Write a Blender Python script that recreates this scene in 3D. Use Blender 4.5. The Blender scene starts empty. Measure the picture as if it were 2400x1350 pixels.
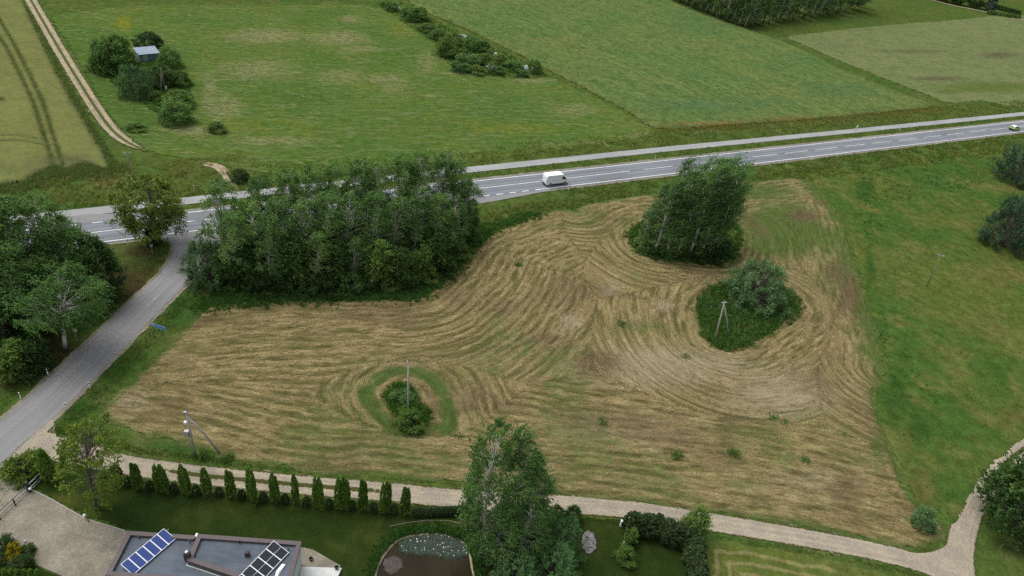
import bpy, bmesh, math, random
import numpy as np
from mathutils import Vector, Matrix, Quaternion

# ------------------------------------------------------------------ camera, sky, sun, exposure
random.seed(7)
SC = bpy.context.scene
COL = SC.collection
CAM_H = 70.0
PITCH = math.radians(34.65)
ROLL = math.radians(9.06)
FPX = 1652.0            # focal length in pixels of a 2400 px wide frame
R0 = np.array([1, 0, 0.]); U0 = np.array([0, math.sin(PITCH), math.cos(PITCH)]); FW = np.array([0, math.cos(PITCH), -math.sin(PITCH)])
CR = math.cos(ROLL) * R0 + math.sin(ROLL) * U0
CU = -math.sin(ROLL) * R0 + math.cos(ROLL) * U0
cam_data = bpy.data.cameras.new('camera')
cam = bpy.data.objects.new('camera', cam_data); COL.objects.link(cam)
cam.matrix_world = Matrix(((CR[0], CU[0], -FW[0], 0), (CR[1], CU[1], -FW[1], 0), (CR[2], CU[2], -FW[2], CAM_H), (0, 0, 0, 1)))
cam_data.sensor_width = 36.0
cam_data.lens = FPX / 2400 * 36.0
cam_data.clip_start = 1.0
cam_data.clip_end = 8000
SC.camera = cam

SUN_EL, SUN_AZ = math.radians(63), math.radians(-70)     # azimuth from +Y, clockwise
world = bpy.data.worlds.new('World'); SC.world = world; world.use_nodes = True
wn = world.node_tree; wn.nodes.clear()
sky = wn.nodes.new('ShaderNodeTexSky'); sky.sky_type = 'NISHITA'; sky.sun_disc = False
sky.sun_elevation = SUN_EL; sky.sun_rotation = SUN_AZ; sky.air_density = 1.0; sky.dust_density = 4.0
hs = wn.nodes.new('ShaderNodeHueSaturation'); hs.inputs['Saturation'].default_value = 0.30
bg = wn.nodes.new('ShaderNodeBackground'); bg.inputs['Strength'].default_value = 0.15
wo = wn.nodes.new('ShaderNodeOutputWorld')
wn.links.new(sky.outputs[0], hs.inputs['Color']); wn.links.new(hs.outputs[0], bg.inputs['Color']); wn.links.new(bg.outputs[0], wo.inputs['Surface'])
sun_data = bpy.data.lights.new('sun', 'SUN'); sun_data.energy = 0.95; sun_data.angle = math.radians(42); sun_data.color = (1.0, 0.97, 0.92)
sun = bpy.data.objects.new('sun', sun_data); COL.objects.link(sun)
sdir = Vector((math.sin(SUN_AZ) * math.cos(SUN_EL), math.cos(SUN_AZ) * math.cos(SUN_EL), math.sin(SUN_EL)))
sun.rotation_euler = sdir.to_track_quat('Z', 'Y').to_euler()
SC.view_settings.view_transform = 'Standard'; SC.view_settings.look = 'None'
SC.view_settings.exposure = 0.47; SC.view_settings.gamma = 1.0; SC.view_settings.use_curve_mapping = False
SC.render.engine = 'CYCLES'
SC.cycles.max_bounces = 5; SC.cycles.diffuse_bounces = 3; SC.cycles.glossy_bounces = 2; SC.cycles.transmission_bounces = 3
SC.cycles.use_denoising = False

# ------------------------------------------------------------------ helpers
def G(px, py, h=0.0):
    """ground (or height h) point seen at a pixel of the 2400x1350 photograph"""
    d = FW + (px - 1200) / FPX * CR + (675 - py) / FPX * CU
    t = (h - CAM_H) / d[2]
    return np.array([0, 0, CAM_H]) + t * d
def GP(pts, h=0.0): return np.array([G(x, y, h)[:2] for x, y in pts])
def proj(p):
    v = np.asarray(p, float) - [0, 0, CAM_H]; z = v @ FW
    return 1200 + FPX * (v @ CR) / z, 675 - FPX * (v @ CU) / z
def stand(bx, by, tx, ty):
    """height and sideways lean of an upright thing from its base and top pixels"""
    b = G(bx, by); lo, hi = 0.0, 60.0
    for _ in range(40):
        m = (lo + hi) / 2
        if proj(b + [0, 0, m])[1] > ty: lo = m
        else: hi = m
    p0 = proj(b + [0, 0, m])[0]; p1 = proj(b + [1, 0, m])[0]
    return m, (tx - p0) / (p1 - p0)

def _hash(ix, iy, seed):
    n = (ix.astype(np.int64) * 374761393 + iy.astype(np.int64) * 668265263 + seed * 1442695041) & 0xffffffff
    n = ((n ^ (n >> 13)) * 1274126177) & 0xffffffff
    return ((n ^ (n >> 16)) & 0xffff) / 65535.0
def vnoise(x, y, seed=0):
    ix = np.floor(x); iy = np.floor(y); fx = x - ix; fy = y - iy
    fx = fx * fx * (3 - 2 * fx); fy = fy * fy * (3 - 2 * fy)
    a = _hash(ix, iy, seed); b = _hash(ix + 1, iy, seed); c = _hash(ix, iy + 1, seed); d = _hash(ix + 1, iy + 1, seed)
    return a + (b - a) * fx + (c - a) * fy + (a - b - c + d) * fx * fy
def fbm(x, y, seed=0, o=4):
    r = 0; a = .5; s = 0
    for i in range(o):
        r = r + a * vnoise(x * 2 ** i + 17.3 * i, y * 2 ** i - 9.1 * i, seed + i); s += a; a *= .5
    return r / s
def sstep(a, b, x):
    t = np.clip((x - a) / (b - a), 0, 1); return t * t * (3 - 2 * t)

def sdf(P, poly):
    """signed distance (inside > 0) and arc length of the nearest outline point"""
    P = np.asarray(P); n = len(poly); best = np.full(len(P), 1e9); arc = np.zeros(len(P)); inside = np.zeros(len(P), bool); acc = 0
    for i in range(n):
        a = poly[i]; b = poly[(i + 1) % n]; e = b - a; L = math.hypot(*e)
        w = P - a
        t = np.clip((w @ e) / max(L * L, 1e-9), 0, 1)
        d = np.hypot(w[:, 0] - t * e[0], w[:, 1] - t * e[1])
        m = d < best; best = np.where(m, d, best); arc = np.where(m, acc + t * L, arc); acc += L
        if abs(e[1]) > 1e-12:
            c = ((a[1] > P[:, 1]) != (b[1] > P[:, 1])) & (P[:, 0] < e[0] * (P[:, 1] - a[1]) / e[1] + a[0])
            inside ^= c
    return np.where(inside, best, -best), arc
def smooth(pts, n=8, closed=True):
    pts = np.asarray(pts, float); out = []; m = len(pts)
    rng = range(m) if closed else range(m - 1)
    for i in rng:
        if closed: p0, p1, p2, p3 = pts[i - 1], pts[i], pts[(i + 1) % m], pts[(i + 2) % m]
        else: p0, p1, p2, p3 = pts[max(i - 1, 0)], pts[i], pts[i + 1], pts[min(i + 2, m - 1)]
        for k in range(n):
            t = k / n
            out.append(.5 * ((2 * p1) + (-p0 + p2) * t + (2 * p0 - 5 * p1 + 4 * p2 - p3) * t * t + (-p0 + 3 * p1 - 3 * p2 + p3) * t ** 3))
    if not closed: out.append(pts[-1])
    return np.array(out)

def mesh_np(name, V, Q, attrs=None, smooth_shade=False, mats=None, midx=None):
    me = bpy.data.meshes.new(name); V = np.asarray(V, np.float32); Q = np.asarray(Q, np.int32); k = Q.shape[1]
    me.vertices.add(len(V)); me.vertices.foreach_set('co', V.ravel())
    me.loops.add(Q.size); me.loops.foreach_set('vertex_index', Q.ravel())
    me.polygons.add(len(Q)); me.polygons.foreach_set('loop_start', np.arange(0, Q.size, k, dtype=np.int32)); me.polygons.foreach_set('loop_total', np.full(len(Q), k, np.int32))
    if smooth_shade: me.polygons.foreach_set('use_smooth', np.ones(len(Q), bool))
    for m in mats or []: me.materials.append(m)
    if midx is not None: me.polygons.foreach_set('material_index', np.asarray(midx, np.int32))
    for a, val in (attrs or {}).items():
        at = me.attributes.new(a, 'FLOAT', 'POINT'); at.data.foreach_set('value', np.asarray(val, np.float32))
    me.update(calc_edges=True); me.validate()
    return me
def link(name, me, mat=None, parent=None, loc=None):
    o = bpy.data.objects.new(name, me); COL.objects.link(o)
    if mat is not None: me.materials.clear(); me.materials.append(mat)
    if parent is not None: o.parent = parent
    if loc is not None: o.location = loc
    return o
def tag(o, label=None, cat=None, group=None, kind=None):
    if label: o['label'] = label
    if cat: o['category'] = cat
    if group: o['group'] = group
    if kind: o['kind'] = kind
    return o
def empty(name, loc=(0, 0, 0), rz=0.0):
    o = bpy.data.objects.new(name, None); COL.objects.link(o); o.location = Vector(loc); o.rotation_euler = (0, 0, rz); o.empty_display_size = .3
    return o

class MB:
    """collects boxes, tubes, prisms into one mesh"""
    def __init__(s): s.v = []; s.f = []
    def add(s, V, Fs):
        k = len(s.v); s.v += [tuple(map(float, p)) for p in V]; s.f += [tuple(i + k for i in f) for f in Fs]; return s
    def box(s, c, d, rz=0.0, rot=None):
        c = Vector(c); hx, hy, hz = d[0] / 2, d[1] / 2, d[2] / 2
        M = rot if rot is not None else Matrix.Rotation(rz, 3, 'Z')
        V = [c + M @ Vector((x, y, z)) for x in (-hx, hx) for y in (-hy, hy) for z in (-hz, hz)]
        return s.add(V, [(0, 1, 3, 2), (4, 6, 7, 5), (0, 4, 5, 1), (2, 3, 7, 6), (0, 2, 6, 4), (1, 5, 7, 3)])
    def tube(s, pts, rad, n=6, cap=True):
        pts = [Vector(p) for p in pts]; m = len(pts); V = []; Fs = []
        if not hasattr(rad, '__len__'): rad = [rad] * m
        for i, p in enumerate(pts):
            t = (pts[min(i + 1, m - 1)] - pts[max(i - 1, 0)]).normalized()
            a = t.cross(Vector((0, 1, 0.13)));
            if a.length < 1e-3: a = t.cross(Vector((1, 0, 0)))
            a.normalize(); b = t.cross(a)
            for k in range(n):
                w = 2 * math.pi * k / n; V.append(p + (a * math.cos(w) + b * math.sin(w)) * rad[i])
        for i in range(m - 1):
            for k in range(n): Fs.append((i * n + k, i * n + (k + 1) % n, (i + 1) * n + (k + 1) % n, (i + 1) * n + k))
        if cap: Fs += [tuple(range(n))[::-1], tuple(range((m - 1) * n, m * n))]
        return s.add(V, Fs)
    def prism(s, poly, z0, z1):
        n = len(poly)
        V = [(p[0], p[1], z0) for p in poly] + [(p[0], p[1], z1) for p in poly]
        return s.add(V, [tuple(range(n))[::-1], tuple(range(n, 2 * n))] + [(i, (i + 1) % n, n + (i + 1) % n, n + i) for i in range(n)])
    def lathe(s, prof, c=(0, 0, 0), n=10):
        V = []; Fs = []
        for r, z in prof:
            for k in range(n):
                w = 2 * math.pi * k / n; V.append((c[0] + r * math.cos(w), c[1] + r * math.sin(w), c[2] + z))
        for i in range(len(prof) - 1):
            for k in range(n): Fs.append((i * n + k, i * n + (k + 1) % n, (i + 1) * n + (k + 1) % n, (i + 1) * n + k))
        Fs += [tuple(range(n))[::-1], tuple(range((len(prof) - 1) * n, len(prof) * n))]
        return s.add(V, Fs)
    def build(s, name, mat, parent=None, loc=None, bevel=0.0, smooth_shade=False):
        me = bpy.data.meshes.new(name); me.from_pydata(s.v, [], s.f); me.update()
        if bevel or True:
            bm = bmesh.new(); bm.from_mesh(me)
            bmesh.ops.recalc_face_normals(bm, faces=bm.faces)
            if bevel: bmesh.ops.bevel(bm, geom=bm.edges[:], offset=bevel, segments=2, affect='EDGES', clamp_overlap=True)
            bm.to_mesh(me); bm.free()
        if smooth_shade: me.polygons.foreach_set('use_smooth', np.ones(len(me.polygons), bool))
        return link(name, me, mat, parent, loc)

# ------------------------------------------------------------------ materials
def srgb(r, g, b):
    f = lambda c: (c / 255 / 12.92) if c / 255 <= .04045 else ((c / 255 + .055) / 1.055) ** 2.4
    return (f(r), f(g), f(b), 1.0)
def C4(c): return tuple(c) + (1.0,) if len(c) == 3 else tuple(c)
class NT:
    def __init__(s, name):
        s.m = bpy.data.materials.new(name); s.m.use_nodes = True; s.t = s.m.node_tree; s.t.nodes.clear()
    def n(s, typ, ins=None, **at):
        nd = s.t.nodes.new(typ)
        for k, v in at.items(): setattr(nd, k, v)
        for k, v in (ins or {}).items():
            if isinstance(v, bpy.types.NodeSocket): s.t.links.new(v, nd.inputs[k])
            else: nd.inputs[k].default_value = v
        return nd
    def pos(s): return s.n('ShaderNodeNewGeometry').outputs['Position']
    def noise(s, vec, scale, detail=3, rough=.55, dist=0.0):
        return s.n('ShaderNodeTexNoise', {'Vector': vec, 'Scale': scale, 'Detail': detail, 'Roughness': rough, 'Distortion': dist}).outputs['Fac']
    def rng(s, v, a, b, c=0.0, d=1.0):
        return s.n('ShaderNodeMapRange', {'Value': v, 'From Min': a, 'From Max': b, 'To Min': c, 'To Max': d}, interpolation_type='SMOOTHSTEP').outputs['Result']
    def math(s, op, a, b=0.0):
        return s.n('ShaderNodeMath', {0: a, 1: b}, operation=op).outputs[0]
    def mix(s, f, a, b, blend='MIX'):
        return s.n('ShaderNodeMix', {0: f, 6: C4(a) if not isinstance(a, bpy.types.NodeSocket) else a, 7: C4(b) if not isinstance(b, bpy.types.NodeSocket) else b}, data_type='RGBA', blend_type=blend).outputs[2]
    def mul(s, col, f):
        """scale a colour by a float socket"""
        cv = s.n('ShaderNodeCombineColor', {0: f, 1: f, 2: f}).outputs[0]
        return s.mix(1.0, col, cv, 'MULTIPLY')
    def attr(s, name): return s.n('ShaderNodeAttribute', attribute_name=name).outputs['Fac']
    def mapping(s, vec, rz=0.0, scale=(1, 1, 1)):
        r = s.n('ShaderNodeMapping', {'Vector': vec, 'Rotation': (0, 0, rz)}).outputs[0]
        return s.n('ShaderNodeVectorMath', {0: r, 1: scale}, operation='MULTIPLY').outputs[0]
    def out(s, col, rough=.9, spec=.1, bump=None, bdist=.05, bstr=1.0, metal=0.0, **kw):
        ins = {'Base Color': C4(col) if not isinstance(col, bpy.types.NodeSocket) else col, 'Roughness': rough, 'Specular IOR Level': spec, 'Metallic': metal}
        if bump is not None: ins['Normal'] = s.n('ShaderNodeBump', {'Height': bump, 'Distance': bdist, 'Strength': bstr}).outputs[0]
        ins.update(kw)
        p = s.n('ShaderNodeBsdfPrincipled', ins)
        s.n('ShaderNodeOutputMaterial', {'Surface': p.outputs[0]})
        return s.m

def plain(name, col, rough=.6, spec=.3, var=.12, scale=3.0, metal=0.0, bump=0.0):
    t = NT(name); g = t.n('ShaderNodeTexCoord').outputs['Object']
    a = t.noise(g, scale, 4, .6)
    c = t.mul(col, t.rng(a, .25, .75, 1 - var, 1 + var))
    return t.out(c, rough, spec, bump=a if bump else None, bdist=bump, metal=metal)

def grass_mat(name, c0, c1, c2, dark=.35, masks=(), streak=None, s0=.03, s1=.16, fine=.28, bump=.10, mstreak=()):
    """field surface: two tones drifting over tens of metres, a third in patches, blade-scale grain"""
    t = NT(name); p = t.pos()
    w = t.n('ShaderNodeVectorMath', {0: t.n('ShaderNodeTexNoise', {'Vector': p, 'Scale': .12, 'Detail': 2}).outputs['Color'], 1: (6, 6, 0)}, operation='MULTIPLY').outputs[0]
    pw = t.n('ShaderNodeVectorMath', {0: p, 1: w}, operation='ADD').outputs[0]
    col = t.mix(t.rng(t.noise(pw, s0, 4, .6), .38, .62), c0, c1)
    col = t.mix(t.rng(t.noise(pw, s1, 5, .65), .46, .66), col, c2)
    n3 = t.noise(p, .55, 5, .7); n4 = t.noise(p, 3.0, 2, .6)
    if streak:
        ang, ln, wd, amt, sc = streak
        st = t.noise(t.mapping(pw, ang, (1 / ln, 1 / wd, 1)), 1.0, 4, .6)
        col = t.mix(t.math('MULTIPLY', t.rng(st, .48, .68), amt), col, sc)
    for a, mc, ns in masks:
        av = t.attr(a)
        nz = t.noise(t.mapping(pw, streak[0] + .25, (.30, 1.6, 1)), 1.0, 5, .7) if a in mstreak else t.noise(pw, ns, 6, .75)
        f = t.rng(t.math('ADD', av, t.math('MULTIPLY', t.math('SUBTRACT', nz, .5), 2.2 if a in mstreak else 1.5)), .15, .95)
        f = t.math('MULTIPLY', f, t.rng(av, .0, .3))
        col = t.mix(f, col, mc)
    col = t.mul(col, t.rng(n3, .3, .7, 1 - dark * .8, 1 + dark * .8))
    col = t.mul(col, t.rng(n4, .25, .75, 1 - fine * .6, 1 + fine * .6))
    h = t.math('ADD', t.math('MULTIPLY', n3, 1.4), t.math('MULTIPLY', n4, .6))
    return t.out(col, 1.0, 0.0, bump=h, bdist=bump * 2, bstr=.6)

def leaf_mat(name, dark, mid, light, trans=.24, rough=.55, gain=1.9):
    t = NT(name)
    dark, mid, light = [tuple(min(.6, c * gain) for c in q[:3]) + (1,) for q in (dark, mid, light)]
    a = t.attr('v'); r = t.n('ShaderNodeObjectInfo').outputs['Random']
    f = t.math('ADD', a, t.math('MULTIPLY', t.math('SUBTRACT', r, .5), .35))
    col = t.mix(t.rng(f, .05, .55), dark, mid); col = t.mix(t.rng(f, .55, .98), col, light)
    pr = t.n('ShaderNodeBsdfPrincipled', {'Base Color': col, 'Roughness': rough, 'Specular IOR Level': .08})
    tr = t.n('ShaderNodeBsdfTranslucent', {'Color': t.mix(1.0, col, (1.2, 1.25, .6, 1), 'MULTIPLY')})
    mx = t.n('ShaderNodeMixShader', {0: trans, 1: pr.outputs[0], 2: tr.outputs[0]})
    t.n('ShaderNodeOutputMaterial', {'Surface': mx.outputs[0]})
    return t.m

def asphalt_mat(name, base, lane=True):
    t = NT(name); p = t.pos(); u = t.attr('u'); v = t.attr('vv')
    uv = t.n('ShaderNodeCombineXYZ', {0: t.math('MULTIPLY', u, 1.0), 1: t.math('MULTIPLY', v, .02), 2: 0.0}).outputs[0]
    lines = t.noise(uv, 1.3, 3, .6)
    col = t.mul(base, t.rng(lines, .25, .75, .86, 1.14))
    if lane:      # paler worn bands where wheels run, darker oil strip in each lane
        au = t.math('ABSOLUTE', u)
        wheel = t.math('ADD', t.rng(t.math('ABSOLUTE', t.math('SUBTRACT', au, .95)), .0, .45, 1, 0), t.rng(t.math('ABSOLUTE', t.math('SUBTRACT', au, 2.55)), .0, .45, 1, 0))
        col = t.mul(col, t.rng(wheel, 0, 1, .88, 1.13))
    big = t.noise(p, .09, 4, .6); col = t.mul(col, t.rng(big, .3, .7, .90, 1.08))
    fine = t.noise(p, 5, 3, .7); col = t.mul(col, t.rng(fine, .2, .8, .95, 1.05))
    cr = t.noise(p, .7, 5, .75, .5)
    col = t.mul(col, t.rng(cr, .62, .74, 1.0, .82))
    return t.out(col, .82, .25, bump=fine, bdist=.01)

def gravel_mat(name, light, dark, green=None):
    t = NT(name); p = t.pos(); u = t.attr('u')
    n1 = t.noise(p, .35, 5, .65); n2 = t.noise(p, 2.2, 5, .7); n3 = t.noise(p, 9, 2, .6)
    col = t.mix(t.rng(n1, .35, .65), light, dark)
    wl = t.noise(t.n('ShaderNodeCombineXYZ', {0: t.math('MULTIPLY', u, 2.2), 1: t.math('MULTIPLY', t.attr('vv'), .06), 2: 0.0}).outputs[0], 1.0, 3, .6)
    col = t.mul(col, t.rng(wl, .3, .7, .86, 1.12)); col = t.mul(col, t.rng(n2, .25, .75, .86, 1.12)); col = t.mul(col, t.rng(n3, .25, .75, .92, 1.08))
    if green is not None:
        f = t.rng(t.math('ADD', t.attr('g'), t.math('MULTIPLY', t.math('SUBTRACT', n2, .5), 1.3)), .40, .60)
        f = t.math('MULTIPLY', f, t.rng(t.attr('g'), 0, .12))
        col = t.mix(f, col, t.mul(green, t.rng(n3, .25, .75, .7, 1.3)))
    return t.out(col, .95, .05, bump=t.math('ADD', n2, n3), bdist=.06)

M = {}
M['ground'] = grass_mat('ground_grass', (.048, .086, .019), (.062, .091, .020), (.082, .099, .029), masks=(('m1', (.045, .036, .016), .5), ('m2', (.13, .105, .04), .4), ('m3', (.030, .066, .014), .3)))
M['meadow_n'] = grass_mat('mown_meadow_green', (.054, .100, .019), (.075, .110, .021), (.060, .111, .026), masks=(('m1', (.190, .180, .085), .35), ('m2', (.125, .135, .018), .3), ('m3', (.047, .088, .018), .25)), streak=(-.42, 10, .8, .75, (.125, .150, .056)), mstreak=('m1',), dark=.26, fine=.2)
M['meadow_e'] = grass_mat('lush_meadow', (.045, .089, .018), (.073, .099, .021), (.098, .108, .030), masks=(('m1', (.100, .092, .030), .2), ('m2', (.040, .088, .020), .25), ('m3', (.028, .066, .013), .3)), dark=.3, s0=.035, s1=.12)
M['crop'] = grass_mat('pea_crop', (.078, .125, .036), (.102, .134, .040), (.062, .112, .036), masks=(('m1', (.140, .105, .040), .4), ('m2', (.068, .116, .042), .2)), streak=(.792, 18, 1.3, .8, (.120, .158, .052)), dark=.32, fine=.3, bump=.2)
M['hay'] = grass_mat('cut_hay', (.124, .150, .060), (.140, .158, .066), (.094, .128, .045), masks=(('m1', (.080, .110, .028), .2), ('m2', (.075, .070, .040), .25)), streak=(-.67, 22, .6, .8, (.098, .112, .048)), mstreak=('m2',), dark=.18, fine=.2)
M['wheat'] = grass_mat('ripening_wheat', (.138, .148, .050), (.128, .136, .043), (.112, .132, .043), masks=(('m1', (.045, .060, .020), .8), ('m2', (.085, .095, .040), .25)), dark=.14, fine=.22, bump=.12)
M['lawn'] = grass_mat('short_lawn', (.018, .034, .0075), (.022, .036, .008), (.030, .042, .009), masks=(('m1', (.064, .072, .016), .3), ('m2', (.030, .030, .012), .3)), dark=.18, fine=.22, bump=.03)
M['cut_strip'] = grass_mat('cut_grass_strip', (.075, .100, .022), (.090, .105, .026), (.105, .110, .03), masks=(('w', (.165, .152, .062), .8),), dark=.25)

def straw_mat():
    t = NT('mown_straw'); p = t.pos()
    n2 = t.noise(p, .9, 4, .65); n3 = t.noise(p, 3.2, 4, .7); n4 = t.noise(p, 9, 2, .6)
    sv = t.n('ShaderNodeCombineXYZ', {0: t.math('MULTIPLY', t.attr('s'), .42), 1: t.math('MULTIPLY', t.math('ADD', t.attr('t'), t.math('MULTIPLY', n2, .9)), 2.3), 2: t.math('MULTIPLY', n2, .6)}).outputs[0]
    st = t.noise(sv, 1.0, 5, .62)
    sm_ = t.attr('seam'); st = t.math('ADD', t.math('MULTIPLY', st, t.math('SUBTRACT', 1.0, sm_)), t.math('MULTIPLY', n3, sm_))
    w = t.attr('w')
    f = t.rng(t.math('ADD', w, t.math('MULTIPLY', t.math('SUBTRACT', n3, .5), .7)), .0, 1.0)
    col = t.mix(f, (.096, .088, .031), (.236, .188, .090))
    col = t.mix(t.rng(st, .45, .78), col, t.mix(f, (.160, .128, .055), (.305, .240, .122)))
    col = t.mix(t.math('MULTIPLY', t.rng(st, .48, .28), .6), col, (.080, .064, .028))
    for a, c, lo, hi in (('k', (.240, .205, .125), .35, .75), ('g', (.054, .092, .019), .40, .66), ('b', (.100, .070, .038), .40, .70), ('gg', (.048, .086, .018), .40, .75)):
        av = t.attr(a)
        fa = t.rng(t.math('ADD', av, t.math('MULTIPLY', t.math('SUBTRACT', t.math('ADD', t.math('MULTIPLY', n2, .5), t.math('MULTIPLY', st, .5)), .5), 1.7)), lo - .2, hi + .2)
        fa = t.math('MULTIPLY', fa, t.rng(av, 0, .3))
        col = t.mix(t.math('MULTIPLY', fa, .88), col, c)
    col = t.mul(col, t.rng(st, .3, .7, .80, 1.20)); col = t.mul(col, t.rng(n3, .25, .75, .88, 1.12)); col = t.mul(col, t.rng(n4, .25, .75, .95, 1.05))
    return t.out(col, .95, .05, bump=t.math('ADD', t.math('MULTIPLY', st, 1.6), t.math('MULTIPLY', n3, .5)), bdist=.2, bstr=.9)
M['straw'] = straw_mat()
M['asphalt'] = asphalt_mat('highway_asphalt', (.165, .180, .198, 1))
M['asphalt_old'] = asphalt_mat('worn_asphalt', (.205, .204, .203, 1), lane=False)
M['path'] = asphalt_mat('cycle_path_asphalt', (.270, .275, .272, 1), lane=False)
M['gravel'] = gravel_mat('pale_gravel', (.34, .292, .215, 1), (.27, .238, .19, 1), (.055, .062, .018, 1))
M['sandtrack'] = gravel_mat('sandy_track', (.36, .30, .205, 1), (.27, .225, .15, 1), (.072, .085, .024, 1))
M['shoulder'] = gravel_mat('gravel_shoulder', (.25, .225, .175, 1), (.17, .155, .115, 1), (.06, .075, .02, 1))
M['yard'] = gravel_mat('yard_gravel', (.27, .245, .19, 1), (.19, .172, .135, 1), (.105, .085, .065, 1))
M['paint_worn'] = plain('worn_road_paint', (.33, .335, .33, 1), .8, .2, .3, 2.5)
M['paint'] = plain('road_paint', (.66, .67, .66, 1), .7, .2, .18, 2.5)
M['leaf_birch'] = leaf_mat('birch_leaf', (.014, .032, .009, 1), (.034, .066, .017, 1), (.064, .102, .027, 1), gain=3.0)
M['leaf_maple'] = leaf_mat('maple_leaf', (.024, .038, .008, 1), (.052, .072, .014, 1), (.085, .105, .024, 1), gain=2.8)
M['leaf_dark'] = leaf_mat('dark_leaf', (.009, .022, .006, 1), (.022, .045, .012, 1), (.042, .072, .018, 1), gain=2.2)
M['leaf_fresh'] = leaf_mat('fresh_leaf', (.030, .058, .012, 1), (.058, .100, .020, 1), (.085, .130, .030, 1), gain=1.9)
M['leaf_yellow'] = leaf_mat('yellowing_leaf', (.030, .056, .009, 1), (.062, .096, .015, 1), (.105, .132, .024, 1), gain=2.0)
M['leaf_gold'] = leaf_mat('golden_leaf', (.13, .12, .006, 1), (.25, .22, .012, 1), (.36, .32, .03, 1), gain=1.25)
M['leaf_willow'] = leaf_mat('grey_willow_leaf', (.022, .050, .018, 1), (.050, .094, .036, 1), (.095, .145, .068, 1), gain=2.1)
M['needle'] = leaf_mat('pine_needle', (.010, .025, .012, 1), (.024, .050, .025, 1), (.052, .090, .048, 1), trans=.08, gain=1.8)
M['needle_green'] = leaf_mat('green_pine_needle', (.018, .040, .014, 1), (.040, .082, .028, 1), (.080, .140, .056, 1), trans=.08, gain=2.7)
M['spruce_blue'] = leaf_mat('blue_spruce_needle', (.018, .030, .030, 1), (.034, .052, .050, 1), (.055, .080, .078, 1), trans=.05)
M['thuja'] = leaf_mat('thuja_spray', (.020, .040, .007, 1), (.040, .074, .011, 1), (.064, .104, .018, 1), trans=.1, gain=2.7)
M['thuja_dark'] = leaf_mat('dark_thuja_spray', (.010, .020, .008, 1), (.020, .034, .012, 1), (.032, .048, .018, 1), trans=.1, gain=2.0)
M['blade'] = leaf_mat('tall_grass', (.036, .074, .012, 1), (.058, .104, .018, 1), (.110, .130, .036, 1), trans=.3, rough=.7, gain=1.8)
M['blade_lush'] = leaf_mat('lush_weeds', (.020, .054, .011, 1), (.036, .086, .018, 1), (.066, .115, .034, 1), trans=.25, rough=.7, gain=2.0)
M['blade_dry'] = leaf_mat('dry_grass', (.10, .115, .034, 1), (.150, .150, .055, 1), (.21, .195, .085, 1), trans=.3, rough=.8, gain=1.7)
M['blade_rust'] = leaf_mat('rusty_sorrel', (.09, .085, .025, 1), (.14, .105, .038, 1), (.19, .115, .045, 1), trans=.3, rough=.8, gain=2.0)
M['blade_dull'] = leaf_mat('dull_weeds', (.055, .085, .026, 1), (.085, .115, .040, 1), (.14, .155, .07, 1), trans=.25, rough=.8, gain=2.0)
M['crop_leaf'] = leaf_mat('crop_leaf', (.062, .100, .030, 1), (.090, .130, .040, 1), (.130, .165, .062, 1), trans=.25, rough=.7, gain=1.7)
M['hay_bit'] = leaf_mat('pale_hay', (.10, .13, .045, 1), (.16, .17, .07, 1), (.24, .225, .11, 1), trans=.1, rough=.9, gain=1.7)
M['straw_bit'] = leaf_mat('loose_straw', (.15, .115, .045, 1), (.24, .19, .085, 1), (.33, .27, .14, 1), trans=.1, rough=.9, gain=1.2)
M['lily'] = leaf_mat('lily_pad', (.030, .052, .035, 1), (.055, .082, .055, 1), (.090, .120, .088, 1), trans=.02, rough=.4, gain=.62)
def bark_birch():
    t = NT('birch_bark'); g = t.n('ShaderNodeTexCoord').outputs['Object']
    a = t.noise(t.mapping(g, 0, (2.5, 2.5, 1.2)), 1.5, 4, .7); z = t.n('ShaderNodeSeparateXYZ', {0: g}).outputs[2]
    c = t.mix(t.rng(a, .54, .66), (.52, .50, .45, 1), (.07, .06, .05, 1))
    c = t.mix(t.rng(z, .3, 2.6), (.05, .045, .04, 1), c)
    return t.out(c, .8, .1)
M['bark_birch'] = bark_birch()
M['bark'] = plain('grey_bark', (.11, .095, .08, 1), .9, .1, .35, 2.0)
M['wood'] = plain('weathered_wood', (.23, .205, .17, 1), .9, .1, .2, 2.0)
M['concrete'] = plain('pole_concrete', (.36, .35, .32, 1), .85, .15, .12, 2.0)
M['galv'] = plain('galvanised_steel', (.42, .44, .46, 1), .45, .4, .1, 4, metal=.5)
M['white'] = plain('white_plastic', (.78, .80, .80, 1), .5, .3, .05)
M['black'] = plain('black_metal', (.016, .018, .022, 1), .5, .4, .2)
M['rubber'] = plain('tyre_rubber', (.018, .018, .019, 1), .8, .2, .2)
M['glass_dark'] = plain('dark_glass', (.012, .016, .02, 1), .08, .6, .1)
M['van_white'] = plain('van_white_paint', (.78, .80, .81, 1), .35, .45, .03, 1.2)
M['car_lime'] = plain('lime_paint', (.26, .42, .09, 1), .35, .5, .06, 1.2)
M['car_roof_sheen'] = plain('lime_roof_sheen', (.68, .78, .60, 1), .35, .5, .04, 1.2)  # white highlight reflected on the lime car's roof, put into the colour
M['lamp_red'] = plain('red_lens', (.35, .02, .02, 1), .3, .5, .05)
M['lamp_clear'] = plain('clear_lens', (.6, .62, .62, 1), .2, .5, .05)
M['sign_blue'] = plain('blue_sign', (.07, .28, .72, 1), .45, .3, .08, 6)
M['sign_print'] = plain('white_sign_print', (.62, .72, .85, 1), .45, .3, .05)
M['stone'] = plain('grey_stone', (.17, .16, .165, 1), .9, .1, .35, 1.4, bump=.05)

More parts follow.
